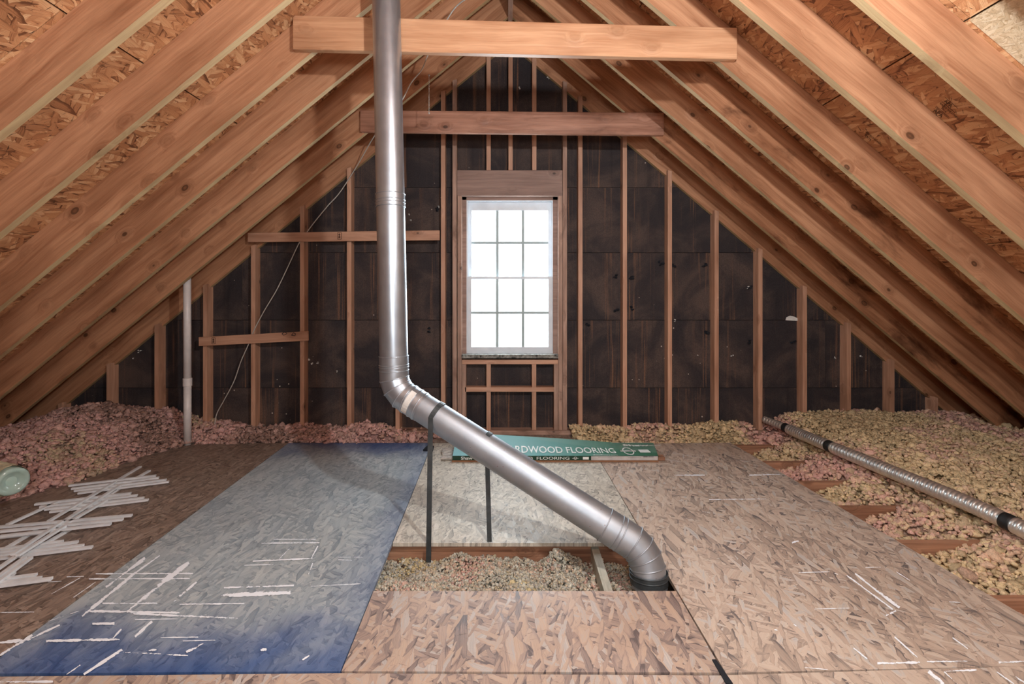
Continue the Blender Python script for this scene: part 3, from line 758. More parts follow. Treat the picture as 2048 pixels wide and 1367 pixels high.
bmobj('sticker_print', bm, M['label_grey'], VP)
# hanger straps
def ribbon(name, pts, wds, wid, thk, mat, label):
    """flat strap through pts with width directions wds"""
    bm = bmesh.new(); rs = []
    for i, p in enumerate(pts):
        d = (pts[min(i+1, len(pts)-1)]-pts[max(i-1, 0)]).normalized(); wv = wds[i]; wv = (wv-d*wv.dot(d)).normalized(); n = d.cross(wv)
        rs.append([p+wv*wid/2+n*thk/2, p-wv*wid/2+n*thk/2, p-wv*wid/2-n*thk/2, p+wv*wid/2-n*thk/2])
    rings_mesh(bm, rs, True, True, True); bmesh.ops.recalc_face_normals(bm, faces=bm.faces)
    return tag(bmobj(name, bm, mat, None), label, 'strap')
def axis_pt(u): # point of the slanted axis at picture column u
    lo, hi = 0.0, 1.0
    for _ in range(40):
        md = (lo+hi)/2; p = lerp(Vu, Vl, md); uu = CX+p.x*F/p.y
        if uu < u: lo = md
        else: hi = md
    return lerp(Vu, Vl, lo)
def wrap(c, a0, a1, n=14, r=R+.0025):
    t2 = (Vector((0, -1, 0))-ds*-ds.y).normalized(); t1 = Vector((0, 0, 1))-ds*ds.z; t1 = (t1-t2*t1.dot(t2)).normalized()
    return [c+(t1*math.cos(math.radians(a))+t2*math.sin(math.radians(a)))*r for a in np.linspace(a0, a1, n)]
X = Vector((1, 0, 0))
c1_ = axis_pt(872); w1 = wrap(c1_, -70, 88)
leg_end = P(857, 1124, yh1-.004); st = w1[-1]
leg = [lerp(st, leg_end, t_) for t_ in (.06, .15, .3, .5, .75, 1)]
ribbon('metal_strap', w1+leg, [ds]*len(w1)+[lerp(ds, X, min(1, t_*4)) for t_ in (.06, .15, .3, .5, .75, 1)], .026, .002, M['strap'], 'dull steel strap looped over the front of the slanted vent pipe, ending in the opening')
c2_ = axis_pt(966); w2 = wrap(c2_, -92, 28)
lb = P(979, 1081, yh1+.006); lb.z = .0015
leg = [lerp(lb, w2[0], t_) for t_ in (0, .25, .5, .75, .92)]
ribbon('metal_strap', leg+w2, [X]*4+[lerp(X, ds, .5)]+[ds]*len(w2), .024, .002, M['strap'], 'dull steel strap standing behind the slanted vent pipe at the edge of the floor opening')

# ------------------------------------------------------------------ flexible duct
fd = [(1528, 838, 4.20), (1560, 850, 4.06), (1600, 867, 3.85), (1662, 893, 3.48), (1730, 921, 3.2), (1800, 950, 2.95), (1900, 991, 2.66), (1960, 1017, 2.51), (2020, 1045, 2.37), (2080, 1074, 2.24), (2170, 1120, 2.06), (2300, 1185, 1.86)]
path = spline([P(*p) for p in fd], 60)
ln = [0]
for i in range(1, len(path)): ln.append(ln[-1]+(path[i]-path[i-1]).length)
def at_len(s_):
    s_ = min(max(s_, 0), ln[-1]-1e-4); i = int(np.searchsorted(ln, s_, 'right'))-1; i = min(i, len(path)-2)
    return lerp(path[i], path[i+1], (s_-ln[i])/(ln[i+1]-ln[i]))
def len_at_u(u):
    return min(range(len(path)), key=lambda i: abs(CX+path[i].x*F/path[i].y-u))
FD = empty('flexible_duct', path[len(path)//2]-Vector((0, 0, .04)), label='corrugated silver duct with black tape bands snaking over the yellowish insulation', cat='duct')
cuts = [0, ln[len_at_u(1573)], ln[len_at_u(1661)], ln[len_at_u(2019)], ln[-1]]
RD = .043
for i in range(4):
    a, b_ = cuts[i], cuts[i+1]; k = int((b_-a)/.0033); pts, rr = [], []
    for j in range(k+1):
        s_ = a+(b_-a)*j/k; pts.append(at_len(s_)); env = 1-.12*math.exp(-((s_-a)/.03)**2)*(i > 0)-.10*math.exp(-((b_-s_)/.03)**2)
        ph = (s_/.026) % 1; prof = abs(math.sin(math.pi*ph))**.5
        rr.append((RD-.0050+.0055*prof+.0006*noise.noise(Vector((s_*31, 0, 0))))*env*(.72 if i == 0 else 1))
    bm = bmesh.new(); tube(bm, pts, rr, 26, False)
    bmobj('duct_section', bm, M['alu'], FD, smooth=True)
for c_ in cuts[1:4]:
    pts = [at_len(c_+d) for d in (-.026, -.024, -.01, .01, .024, .026)]; r_ = RD*.93 if c_ > cuts[1] else RD*.84
    bm = bmesh.new(); tube(bm, pts, [r_*.97, r_+.002, r_+.0025, r_+.0025, r_+.002, r_*.97], 26, False)
    bmobj('tape_band', bm, M['tape'], FD, smooth=True)

# ------------------------------------------------------------------ plastic pipe, cable, pull string
pb = fl(375, 889); pb.z = .001
PV = empty('plastic_pipe', pb, label='white plastic pipe standing upright in the pink insulation, with one coupling', cat='pipe')
Zp = pb.y; xp = pb.x
ztop = sheet_z(xp)+.0; zc = CAMH-(763-CY)*Zp/F
bm = bmesh.new(); tube(bm, [(xp, Zp, .002), (xp, Zp, zc)], .029, 32, True); bmobj('lower_pipe', bm, M['pvc'], PV, smooth=True)
bm = bmesh.new(); tube(bm, [(xp, Zp, zc), (xp-.004, Zp, ztop-.03)], .029, 32, True); bmobj('upper_pipe', bm, M['pvc'], PV, smooth=True)
bm = bmesh.new(); tube(bm, [(xp, Zp, zc-.036), (xp, Zp, zc-.034), (xp, Zp, zc+.030), (xp, Zp, zc+.032)], [.030, .0345, .0345, .030], 32, True); bmobj('coupling', bm, M['pvc'], PV, smooth=False)
cb = [(942, -8, 3.0), (905, 22, 3.15), (858, 106, 3.42), (848, 130, 3.44), (841, 143, 3.45), (822, 166, 3.46), (803, 202, 3.46), (776, 240, 3.7), (748, 273, 3.95), (715, 330, 4.18), (680, 384, 4.257), (655, 412, 4.257), (628, 445, 4.2585), (606, 475, 4.2585), (597, 488, 4.2585), (575, 535, 4.257), (553, 580, 4.257), (528, 622, 4.257), (508, 660, 4.2585), (497, 688, 4.2585), (482, 722, 4.257), (468, 762, 4.257), (448, 800, 4.257), (434, 826, 4.257), (429, 850, 4.24)]
pts = spline([P(*p) for p in cb], 8); bm = bmesh.new(); tube(bm, pts, .0046, 10)
tag(bmobj('electric_cable', bm, M['cable'], None, smooth=True), 'thin pale cable draped from the rafters down across the studs behind the vent pipe', 'cable')
bm = bmesh.new(); zz = 3.46; tp = P(858, 150, zz); bt = P(858, 226, zz)
tube(bm, [tp, bt], .0014, 6)
for k in range(26):
    c_ = lerp(tp, bt, k/25); r_ = .004 if k % 25 else .008
    bmesh.ops.create_icosphere(bm, subdivisions=1, radius=r_, matrix=Matrix.Translation(c_))
tag(bmobj('pull_chain', bm, M['cable'], None, smooth=True), 'short bead pull chain hanging from a rafter beside the vent pipe', 'chain')

# ------------------------------------------------------------------ box of flooring
fx, fy = fl(905, 923).x, fl(905, 923).y
BL, BH, BD = 1.565, .046, .30
BX = empty('flooring_box', (fx, fy, 0), label='long teal carton of hardwood flooring lying on the floor sheets under the window', cat='box')
def W(x, y, z): return Vector((fx+x, fy+y, z))
def lidz(x, y): # the loose lid lifts towards its far end
    t_ = max(0, 1-x/1.25); y = max(0, y); return BH+.085*(y/BD)**1.5*t_**.8+.004*(y/BD)
def ymax(x): return BD if x < BL-.10 else BD
bm = bmesh.new(); nx, ny = 30, 8; gv = []
for i in range(nx+1):
    x = BL*i/nx
    gv.append([bm.verts.new(W(x+(.058*(j/ny) if i == nx else .058*(j/ny)*(i/nx)), BD*j/ny, lidz(x, BD*j/ny))-W(0, 0, 0)) for j in range(ny+1)])
for i in range(nx):
    for j in range(ny): bm.faces.new([gv[i][j], gv[i+1][j], gv[i+1][j+1], gv[i][j+1]])
r_ = bmesh.ops.solidify(bm, geom=bm.faces[:], thickness=.003)
bmesh.ops.recalc_face_normals(bm, faces=bm.faces)
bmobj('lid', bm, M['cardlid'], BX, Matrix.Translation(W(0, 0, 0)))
bm = bmesh.new(); addbox(bm, 0, BL, .0, .004, .012, BH-.001); addbox(bm, 0, BL, BD-.004, BD, .0, BH-.004); addbox(bm, 0, BL, .004, BD-.004, 0, .004)
bmobj('carton', bm, M['dkgreen'], BX, Matrix.Translation(W(0, 0, 0.001)))
bm = bmesh.new(); addbox(bm, -.004, BL, -.006, .004, .0005, .012); bmobj('bottom_flap', bm, M['brown_card'], BX, Matrix.Translation(W(0, 0, 0.0)))
lx = fl(1184, 918, .03).x-fx
bm = bmesh.new(); addbox(bm, lx, BL-.004, -.0012, 0, .013, BH-.003); bmobj('side_label', bm, M['label_grey'], BX, Matrix.Translation(W(0, 0, 0)))
def lid_uv(u, v):  # picture point to lid coordinates (x along, y back)
    p = fl(u, v, BH+.002); return p.x-fx, p.y-fy
bm = bmesh.new()
xr_, yr_ = lid_uv(1233, 906); capH = .105
def on_lid(x0_, y0_, shear=.0):
    return lambda x, y: W(x0_+x, y0_+y, lidz(x0_+x, y0_+y)+.0035)
me_ = text_mesh('HARDWOOD FLOORING', 1); wd_ = max(v.co.x for v in me_.vertices); hg_ = max(v.co.y for v in me_.vertices); bpy.data.meshes.remove(me_)
want = fl(1233, 900, BH).x-fl(1061, 900, BH).x    # width of the last part of the words in the picture
me_ = text_mesh('WOOD FLOORING', 1); wpart = max(v.co.x for v in me_.vertices); bpy.data.meshes.remove(me_)
kx = want/wpart; ky = capH/hg_
text_to(bm, 'HARDWOOD FLOORING', 1, lambda x, y: on_lid(xr_-wd_*kx, yr_)(x*kx, y*ky), .012)
bmobj('lid_lettering', bm, M['white_print'], BX); bm = bmesh.new()
x2_, y2_ = lid_uv(1186, 910.5)
me_ = text_mesh('shawfloors.com', 1); w2_ = max(v.co.x for v in me_.vertices); bpy.data.meshes.remove(me_)
k2 = (lid_uv(1235, 910)[0]-x2_)/w2_
text_to(bm, 'shawfloors.com', 1, lambda x, y: on_lid(x2_, y2_)(x*k2, y*k2*1.0), .02)
bmobj('web_address', bm, M['white_print'], BX); bm = bmesh.new()
x3_, y3_ = lid_uv(1247, 890); k3 = .115
text_to(bm, 'Shaw', 1, lambda x, y: on_lid(x3_-.01, y3_-.035)(x*k3*.85, y*k3*.55), .03)
text_to(bm, 'Hardwood', 1, lambda x, y: on_lid(x3_+.115, y3_-.03)(x*.04, y*.05), .0)
bmobj('corner_lettering', bm, M['white_print'], BX); bm = bmesh.new()
# shield emblem with a band, and a pale sticker
x4_, y4_ = lid_uv(1257, 903)
def poly_on(pts):
    bm.faces.new([bm.verts.new(on_lid(0, 0)(*p)) for p in pts])
for k in range(14):
    a0_, a1_ = math.pi*2*k/14, math.pi*2*(k+1)/14
    poly_on([(x4_+math.cos(a)*r_*.042, y4_+.01+math.sin(a)*r_*.085) for a, r_ in ((a0_, 1), (a1_, 1), (a1_, .82), (a0_, .82))])
poly_on([(x4_-.06, y4_), (x4_+.06, y4_), (x4_+.06, y4_+.012), (x4_-.06, y4_+.012)]); poly_on([(x4_-.06, y4_+.02), (x4_+.06, y4_+.02), (x4_+.06, y4_+.027), (x4_-.06, y4_+.027)])
bmobj('emblem', bm, M['white_print'], BX); bm = bmesh.new()
x5_, y5_ = lid_uv(1280, 904)
poly_on([(x5_, y5_-.01), (x5_+.082, y5_-.01), (x5_+.078, y5_+.055), (x5_, y5_+.055)])
bmobj('pale_sticker', bm, M['white_print'], BX)
bm = bmesh.new()
def front(u0, zb, k_): x0_ = fl(u0, 918, .03).x; return lambda x, y: Vector((x0_+x*k_, fy-.0016, zb+y*k_*.95))
me_ = text_mesh('FLOORING', 1); wf = max(v.co.x for v in me_.vertices); bpy.data.meshes.remove(me_)
kf = (fl(1140, 918, .03).x-fl(1073, 918, .03).x)/wf
text_to(bm, 'FLOORING', 1, lambda x, y: Vector((fl(1073, 918, .03).x+x*kf, fy-.0016, .0175+y*.030)), .0)
me_ = text_mesh('HARDWOOD', 1); wf2 = max(v.co.x for v in me_.vertices); bpy.data.meshes.remove(me_)
bmobj('side_lettering', bm, M['white_print'], BX); bm = bmesh.new()
text_to(bm, 'HARDWOOD', 1, lambda x, y: Vector((fl(1066, 918, .03).x-wf2*kf+x*kf, fy-.0016, .0175+y*.030)), .0)
bmobj('side_lettering', bm, M['white_print'], BX); bm = bmesh.new()
text_to(bm, 'Shaw', 1, lambda x, y: Vector((fl(921, 918, .03).x+x*.042, fy-.0016, .0175+y*.032)), .02)
def frect(x0_, x1_, z0_, z1_): bm.faces.new([bm.verts.new(Vector((x, fy-.0016, z))) for x, z in ((x0_, z0_), (x1_, z0_), (x1_, z1_), (x0_, z1_))])
bmobj('side_lettering', bm, M['white_print'], BX); bm = bmesh.new()
xx_ = fl(1167, 918, .03).x; frect(xx_, xx_+.045, .018, .038)
bmobj('side_sticker', bm, M['white_print'], BX); bm = bmesh.new()
xs_ = fl(1152, 918, .03).x
for k in range(10):
    a0_, a1_ = math.pi*2*k/10, math.pi*2*(k+1)/10
    bm.faces.new([bm.verts.new(Vector((xs_+math.cos(a)*r_*.013, fy-.0016, .028+math.sin(a)*r_*.011))) for a, r_ in ((a0_, 1), (a1_, 1), (a1_, .75), (a0_, .75))])
frect(xs_-.024, xs_+.024, .026, .0285)
bmobj('side_emblem', bm, M['white_print'], BX)
bm = bmesh.new(); fb = fy-.0022
def dbar(u0, u1, z0_, z1_):
    a, c = fl(u0, 918, .03).x, fl(u1, 918, .03).x; bm.faces.new([bm.verts.new(Vector((x, fb, z))) for x, z in ((a, z0_), (c, z0_), (c, z1_), (a, z1_))])
dbar(1289, 1298, .036, .041)
for k in range(8): dbar(1299+k*1.4, 1300+k*1.4, .0355, .0405)
for k in range(14): dbar(1198+k*2, 1199.3+k*2, .034, .0355)
for k in range(12): dbar(1258+k*2.2, 1259.4+k*2.2, .032, .0335)
tag(bmobj('side_label_print', bm, M['black'], BX), kind='stuff')
# plank ends jutting out of the carton
yy = [.03, .085, .14, .20, .255]
for k, (y_, x0_, h0, mt) in enumerate([(.028, -.09, .014, 'plankpale'), (.083, -.085, .016, 'plankpale'), (.138, -.098, .018, 'plankpale'), (.193, -.11, .02, 'plankpale')]):
    o = box('flooring_plank', fx+x0_, fx+.30, fy+y_, fy+y_+.050, .0065+.001, .0065+h0, M[mt], None, .002)
    tag(o, ['pale flooring plank end jutting from the teal carton, nearest the camera of four', 'pale flooring plank end jutting from the teal carton, second from the camera', 'pale flooring plank end jutting from the teal carton, third from the camera', 'pale flooring plank end jutting from the teal carton, farthest back, by the steel strap'][k], 'plank', 'flooring planks jutting from the carton')
o = box('flooring_plank', fx-.115, fx+.25, fy+.0245-.02, fy+.05, .0055, .0068, M['joist'], None, 0); bpy.data.objects.remove(o)
o = box('flooring_plank', fx+BL-.3, fx+BL+.055, fy+.012, fy+.075, .006, .03, M['joist'], None, .002)
bm = bmesh.new()
tag(o, 'dark brown flooring plank end poking out of the green end of the carton', 'plank')
p0, p1 = fl(1143, 883.5, .012), fl(1296, 884.5, .012)
o = box('white_board', p0.x, p1.x, fy+BD+.066, fy+BD+.10, .0, .02, M['white'], None, .002); tag(o, 'slim white board lying behind the teal carton', 'board')
# black bits
def wedge(name, px, h, mat, label, cat):
    pts = [fl(u, v)+Vector((0, 0, .0012)) for u, v in px]; o = prism(name, pts, (0, 0, h), mat, None, xdir=(1, 0, 0), ydir=(0, 1, 0)); return tag(o, label, cat)
wedge('tar_paper_scrap', [(846, 901.5), (866, 902.5), (868, 894), (855, 893)], .012, M['black'], 'black folded scrap on the blue floor sheet beside the plank ends', 'scrap')
wedge('tar_paper_scrap', [(1424, 1320), (1432, 1320), (1466, 1368), (1452, 1368)], .003, M['black'], 'dark strip of torn paper stuck over the floor seam nearest the camera', 'scrap')
# scrap of white paper on the gable wall
bm = bmesh.new(); pp = [(1571, 640), (1573, 634), (1580, 631), (1589, 633), (1595, 636), (1595, 641)]
vs = [bm.verts.new(P(u, v, ZS-.008+.004*math.sin(u))) for u, v in pp]; vb = [bm.verts.new(v_.co+Vector((0, .0015, 0))) for v_ in vs]
bm.faces.new(vs); bm.faces.new(list(reversed(vb)))
for i in range(6): bm.faces.new([vs[(i+1) % 6], vs[i], vb[i], vb[(i+1) % 6]])
bmesh.ops.recalc_face_normals(bm, faces=bm.faces)
tag(bmobj('paper_scrap', bm, M['paper'], None), 'torn white paper scrap stuck on the black wall beside a stud', 'scrap')

# ------------------------------------------------------------------ white strips
TKN = .011
def strip_mesh():
    bm = bmesh.new(); addbox(bm, -.5, .5, -.011, .011, 0, TKN)
    me = bpy.data.meshes.new('wood_strip'); bm.to_mesh(me); bm.free(); me.materials.append(M['white']); return me
def strip(x1, y1, x2, y2, lay, label, group, wid=.84):
    z = .0006+lay*(TKN+.0006)
    a, b_ = fl(x1, y1, z+TKN), fl(x2, y2, z+TKN); d = b_-a; ln_ = d.length
    bm = bmesh.new(); addbox(bm, -ln_/2, ln_/2, -.011*wid, .011*wid, 0, TKN)
    c = (a+b_)/2; c.z = z
    o = bmobj('wood_strip', bm, M['white'], None, frame(c, (d.x, d.y, 0), (-d.y, d.x, 0)), bevel=.0015)
    tag(o, label, 'wood strip', group)
ORD = ['first', 'second', 'third', 'fourth', 'fifth']
def bundle(lst, lay, where, group, base_txt='white wood strip'):
    n = len(lst)
    for i, t_ in enumerate(lst):
        lb = f'{ORD[i]} white wood strip {where}'
        if n == 1: lb = f'white wood strip {where}'
        strip(*t_[:4], t_[4] if len(t_) > 4 else lay, lb, group)
bundle([(138, 969, 312, 949), (143, 975, 318, 953), (149, 979, 333, 957), (156, 984, 338, 961)], 1, 'in the crosswise row nearest the pink insulation', 'white strips in the farthest crosswise row')
bundle([(70, 1006, 262, 984), (80, 1011, 275, 988), (90, 1016, 288, 993), (100, 1021, 297, 997)], 1, 'in the second crosswise row from the pink insulation', 'white strips in the second crosswise row')
bundle([(-40, 1055, 264, 1028), (-20, 1062, 246, 1036), (0, 1070, 222, 1045), (-60, 1079, 105, 1060, 0)], 2, 'in the middle crosswise row on the brown sheet', 'white strips in the middle crosswise row')
bundle([(-40, 1101, 126, 1080), (-40, 1106, 156, 1081), (-30, 1111, 167, 1088), (-20, 1116, 185, 1091)], 1, 'in the fourth crosswise row from the insulation', 'white strips in the fourth crosswise row')
bundle([(-60, 1157, 30, 1144), (-60, 1164, 73, 1146.5), (-60, 1170, 82, 1153), (-60, 1176, 104, 1154)], 1, 'in the crosswise row nearest the camera', 'white strips in the nearest crosswise row')
bundle([(120, 1026, 281, 931), (150, 1024, 299, 939), (95, 1060, 250, 968)], 0, 'lying lengthwise beneath the two crosswise rows nearest the insulation', 'white strips lying lengthwise at the bottom')
bundle([(97, 1040, 231, 961), (118, 1046, 240, 968), (130, 1046, 213, 998)], 2, 'lying lengthwise across the two farthest rows', 'white strips lying lengthwise over the far rows')
bundle([(14, 1047, 113, 1002)], 1, 'lying alone, short, apart from the others beside the insulation', 'white strips lying lengthwise over the far rows')
bundle([(25, 1106, 124, 1040), (35, 1108, 130, 1049)], 3, 'lying lengthwise on top of the middle row', 'white strips lying lengthwise over the middle row')
bundle([(-30, 1118, 73, 1058), (60, 1102, 140, 1056)], 0, 'lying lengthwise under the middle and fourth rows', 'white strips lying lengthwise under the near rows')
bundle([(-60, 1172, 32, 1110), (-40, 1176, 50, 1112), (-30, 1180, 62, 1112)], 2, 'lying lengthwise across the two nearest rows', 'white strips lying lengthwise over the near rows')

# ------------------------------------------------------------------ green glass jar
jc = P(27, 963, 2.66); ax = Vector((-.92, .38, .02)).normalized()
JR = .076
JAR = empty('glass_jar', jc-Vector((0, 0, JR)), label='pale green glass jar lying on the insulation, wrapped in crumpled cream paper', cat='jar')
prof = [(0, .024), (.040, .022), (.050, .006), (.064, .0), (.074, .004), (.0765, .014), (.0765, .05), (.074, .12), (.07, .18), (.06, .22)]
u_, v_ = perp(ax); bm = bmesh.new(); rs = []
for r_, x_ in prof:
    rs.append([jc+ax*x_+(u_*math.cos(2*math.pi*k/36)+v_*math.sin(2*math.pi*k/36))*max(r_, .001) for k in range(36)])
inn = [(.058, .22), (.067, .18), (.069, .12), (.070, .05), (.062, .024), (.001, .022)]
for r_, x_ in inn: rs.append([jc+ax*x_+(u_*math.cos(2*math.pi*k/36)+v_*math.sin(2*math.pi*k/36))*r_ for k in range(36)])
rings_mesh(bm, rs, True, True, True); bmesh.ops.recalc_face_normals(bm, faces=bm.faces)
bmobj('glass', bm, M['jar'], JAR, smooth=True)
bm = bmesh.new(); rs = []
for i in range(14):
    x_ = .034+i*.015; ring = []
    for k in range(29):
        a = math.radians(-150+k*9.6); e = u_*math.cos(a)+v_*math.sin(a)
        nn = noise.noise(Vector((math.cos(a)*3, math.sin(a)*3, x_*28)))
        ring.append(jc+ax*(x_+.012*math.sin(a*3)*(i == 0))+e*(.080+.007*nn))
    rs.append(ring)
rings_mesh(bm, rs, False); bmesh.ops.recalc_face_normals(bm, faces=bm.faces)
bmobj('paper_wrap', bm, M['cream'], JAR)

# ------------------------------------------------------------------ loose fill insulation
def ico(sub):
    bm = bmesh.new(); bmesh.ops.create_icosphere(bm, subdivisions=sub, radius=1)
    v = np.array([p.co[:] for p in bm.verts]); f = np.array([[q_.index for q_ in p.verts] for p in bm.faces]); bm.free(); return v, f
ICO2 = ico(2); ICO1 = ico(1)
def vnoise(x, y, sc, seed=0):
    return np.array([noise.noise(Vector((a*sc, b_*sc, seed))) for a, b_ in zip(x, y)])
def fluff(name, hf, cf, rect, dens, size, label, grid=.03, keep=None, szf=None):
    x0, x1, y0, y1 = rect
    nx, ny = int((x1-x0)/grid)+1, int((y1-y0)/grid)+1
    gx, gy = np.meshgrid(np.linspace(x0, x1, nx), np.linspace(y0, y1, ny), indexing='ij')
    fx_, fy_ = gx.ravel(), gy.ravel(); h = hf(fx_, fy_)+.02*vnoise(fx_, fy_, 9, 3)
    ok = h > -.19
    idx = -np.ones(nx*ny, int); idx[ok] = np.arange(ok.sum())
    V0 = np.stack([fx_, fy_, h-.02], 1)[ok]
    I = np.arange(nx*ny).reshape(nx, ny); quads = np.stack([I[:-1, :-1], I[1:, :-1], I[1:, 1:], I[:-1, 1:]], -1).reshape(-1, 4)
    quads = idx[quads]; quads = quads[(quads >= 0).all(1)]
    tris = np.concatenate([quads[:, [0, 1, 2]], quads[:, [0, 2, 3]]]) if len(quads) else np.zeros((0, 3), int)
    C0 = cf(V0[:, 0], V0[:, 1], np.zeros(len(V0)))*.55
    Vs, Fs, Cs = [V0], [tris], [C0]; nv = len(V0)
    for (IV, IF), mul, szm, jl, jh in ((ICO2, .28, 1.25, .5, 1.45), (ICO1, 1.75, .62, .35, 1.7)):
        N = int((x1-x0)*(y1-y0)*dens*mul)
        px, py = rng.uniform(x0, x1, N), rng.uniform(y0, y1, N)
        uu = CX+px*F/py; ok = (uu > -170) & (uu < 2230); px, py = px[ok], py[ok]
        ph = hf(px, py)+.02*vnoise(px, py, 9, 3)+.012*vnoise(px, py, 26, 6)
        ok = ph > -.17
        if keep is not None: ok &= keep(px, py, ph)
        px, py, ph = px[ok], py[ok], ph[ok]; N = len(px)
        r = size*szm*rng.uniform(.5, 1.25, N)
        jit = rng.uniform(jl, jh, (N, len(IV), 1)); scl = np.stack([np.ones(N), np.ones(N), rng.uniform(.55, 1.1, N)], 1)[:, None, :]
        ang = rng.uniform(0, 6.28, N); ca, sa = np.cos(ang), np.sin(ang)
        B = IV[None]*jit; B = np.stack([B[..., 0]*ca[:, None]-B[..., 1]*sa[:, None], B[..., 0]*sa[:, None]+B[..., 1]*ca[:, None], B[..., 2]], -1)*scl
        T = B*r[:, None, None]+np.stack([px, py, ph+rng.uniform(-.5, .5, N)*r+(.010 if szm < 1 else 0)], 1)[:, None, :]
        Fs.append((IF[None]+(np.arange(N)*len(IV))[:, None, None]+nv).reshape(-1, 3)); nv += N*len(IV)
        CT = cf(px, py, rng.uniform(-1, 1, N))*rng.uniform(.72, 1.15, (N, 1))
        Vs.append(T.reshape(-1, 3)); Cs.append(np.repeat(CT, len(IV), 0))
    AV = np.concatenate(Vs); AF = np.concatenate(Fs); AC = np.concatenate(Cs)
    # never below the boards underneath
    me = bpy.data.meshes.new(name); me.vertices.add(len(AV)); me.vertices.foreach_set('co', AV.ravel())
    me.loops.add(AF.size); me.loops.foreach_set('vertex_index', AF.ravel()); me.polygons.add(len(AF))
    me.polygons.foreach_set('loop_start', np.arange(0, AF.size, 3)); me.polygons.foreach_set('loop_total', np.full(len(AF), 3))
    me.polygons.foreach_set('use_smooth', np.ones(len(AF), bool)); me.update(calc_edges=True)
    ca_ = me.color_attributes.new('Col', 'FLOAT_COLOR', 'POINT'); ca_.data.foreach_set('color', np.concatenate([AC, np.ones((len(AC), 1))], 1).ravel())
    o = bpy.data.objects.new(name, me); C.objects.link(o); me.materials.append(M['insul'])
    return tag(o, label, 'insulation', None, 'stuff')
def colmix(cols, x, y, j, sc, seed, jit=.5):
    t_ = np.clip(vnoise(x, y, sc, seed)*1.1+.5+j*jit*.5, 0, .999)*(len(cols)-1); i = t_.astype(int); f = (t_-i)[:, None]
    cc = np.array(cols); return cc[i]*(1-f)+cc[np.minimum(i+1, len(cols)-1)]*f
PINK = [L(176, 142, 128), L(226, 184, 170), L(240, 190, 182), L(230, 186, 168), L(224, 200, 166)]
YEL = [L(228, 200, 158), L(246, 218, 172), L(250, 222, 178), L(250, 208, 182), L(246, 194, 180)]
GREY = [L(222, 182, 168), L(226, 204, 176), L(206, 200, 180), L(226, 222, 206), L(176, 168, 158), L(226, 206, 160)]
def sdist(px, x, y, sgn=1):
    """signed distance to a floor polyline (list of Vectors), positive on its far side"""
    best = np.full(len(x), 9.0); sg = np.zeros(len(x))
    for a, b_ in zip(px[:-1], px[1:]):
        ax_, ay = a.x, a.y; dx, dy = b_.x-a.x, b_.y-a.y; l2 = dx*dx+dy*dy
        t_ = np.clip(((x-ax_)*dx+(y-ay)*dy)/l2, 0, 1); qx, qy = x-ax_-t_*dx, y-ay-t_*dy; d = np.hypot(qx, qy)
        cr = (dx*(y-ay)-dy*(x-ax_))*sgn; up = d < best; sg[up] = np.sign(cr[up]); best = np.minimum(best, d)
    return best*sg
def roofcap(x, y, h):
    lim = HR-np.where(x < XR, ML, MR)*np.abs(x-XR)+.05
    return np.minimum(h, lim)
lineL = [fl(872, 886.5), fl(577, 884.5), fl(388, 888), fl(300, 908), fl(215, 940), fl(150, 966), fl(60, 990), fl(-40, 1010), fl(-200, 1080), fl(-500, 1250)]
def hL(x, y):
    d = sdist(lineL, x, y, -1)
    strip_ = np.clip((x+2.75)/.4, 0, 1)       # the narrow band along the wall
    pile = .02+.34*np.clip(d, 0, .62)-.10*np.clip(d-.62, 0, 2)
    pile = pile*(1-strip_)+strip_*(.02+.26*np.clip(d, 0, .22))
    pile = pile+.085*np.exp(-((x+3.5)/.42)**2-((y-4.0)/.4)**2)-.02+.05*vnoise(x, y, 2.6, 1)*np.clip(d*4, 0, 1)
    gap = np.clip((x+1.32)/.12, 0, 1)*.18*np.clip((4.17-y)/.05, 0, 1)+np.clip((x+1.05)/.15, 0, 1)*.05
    h = np.where(d > 0, pile-gap, -.03+d*1.2); h = np.where(d < -.02, -1, h)
    h = np.where(y > ZS-.02, -1, h)
    return roofcap(x, y, h)
fluff('insulation', hL, lambda x, y, j: colmix(PINK, x, y, j, 1.6, 5), (-4.55, -.56, 1.7, ZS-.02), 2000, .021, 'pink loose-fill fiberglass heaped under the eave behind the white wood strips')
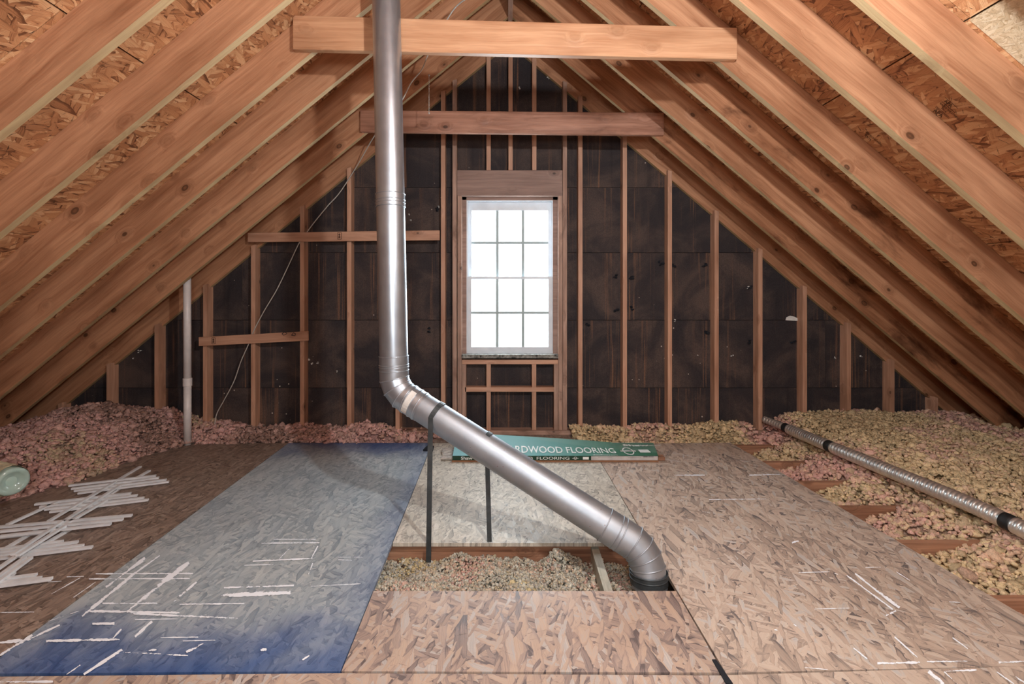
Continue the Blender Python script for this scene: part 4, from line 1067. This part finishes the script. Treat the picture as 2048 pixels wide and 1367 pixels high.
# yellowish pile and joist bays
lineR = [fl(1140, 884), fl(1461, 883.5), fl(2048, 1230), fl(2300, 1379)]
ductx = np.array([p.x for p in path]); ducty = np.array([p.y for p in path])
def hR(x, y):
    d = sdist(lineR, x, y, 1)
    o_ = np.argsort(ducty); dxx = np.interp(y, ducty[o_], ductx[o_]); e = x-dxx    # >0 beyond the duct
    # low in the bays beside the sheets, rising to the duct
    lead = np.clip(1-np.clip(-e, 0, 2)/np.maximum(.50, .01), 0, 1)
    h = -.10+.155*lead**2.6+.03*vnoise(x, y, 4.2, 11)
    mound = np.clip((e-.02)/.35, 0, 1); mound = mound*mound*(3-2*mound)
    h = h*(1-mound)+mound*(.135+.045*np.clip((y-2.2)/2, 0, 1)+.03*vnoise(x, y, 2.3, 21))
    h = h-.05*np.exp(-(e/.05)**2)
    wallstrip = (y > 4.045)
    h = np.where(wallstrip & (e < -.1), np.minimum(.085, -.09+.15*np.clip((y-4.08)/.14, 0, 1)+.075*(vnoise(x, y, 3.2, 31))+.05*np.clip((x-1.6)/.6, 0, 1)), h)
    h = np.where(d > .0, h, -1)
    h = np.where(y > ZS-.02, -1, h)
    return roofcap(x, y, h)
def keepR(x, y, h):
    k_ = np.ones(len(x), bool)
    for j in JZ:
        near = (y > j-.006) & (y < j+.046) & (h < .004); k_ &= ~near
    return k_
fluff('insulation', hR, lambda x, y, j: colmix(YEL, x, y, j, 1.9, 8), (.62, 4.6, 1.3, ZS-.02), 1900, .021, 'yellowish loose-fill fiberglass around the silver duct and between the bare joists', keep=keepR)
# in the floor opening
ob0, ob1 = on(b0, b1, yh0).x, on(c0, c1, yh0).x
def hO(x, y):
    xl = b0.x+(b1.x-b0.x)*(y-b0.y)/(b1.y-b0.y)
    h = -.10+.05*vnoise(x, y, 7, 41)+.055*np.exp(-((x-.27)/.09)**2-((y-2.36)/.07)**2)+.05*np.clip((2.25-y)/.2, 0, 1)
    h = np.where(x > .52, -.13, h)
    h = np.where((x > xl+.012-.3) & (x < .70) & (y > JZ[6]+.045) & (y < JZ[5]-.012), h, -1)
    h = np.where((x > .40) & (x < .51), np.minimum(h, -.12), h)
    return h
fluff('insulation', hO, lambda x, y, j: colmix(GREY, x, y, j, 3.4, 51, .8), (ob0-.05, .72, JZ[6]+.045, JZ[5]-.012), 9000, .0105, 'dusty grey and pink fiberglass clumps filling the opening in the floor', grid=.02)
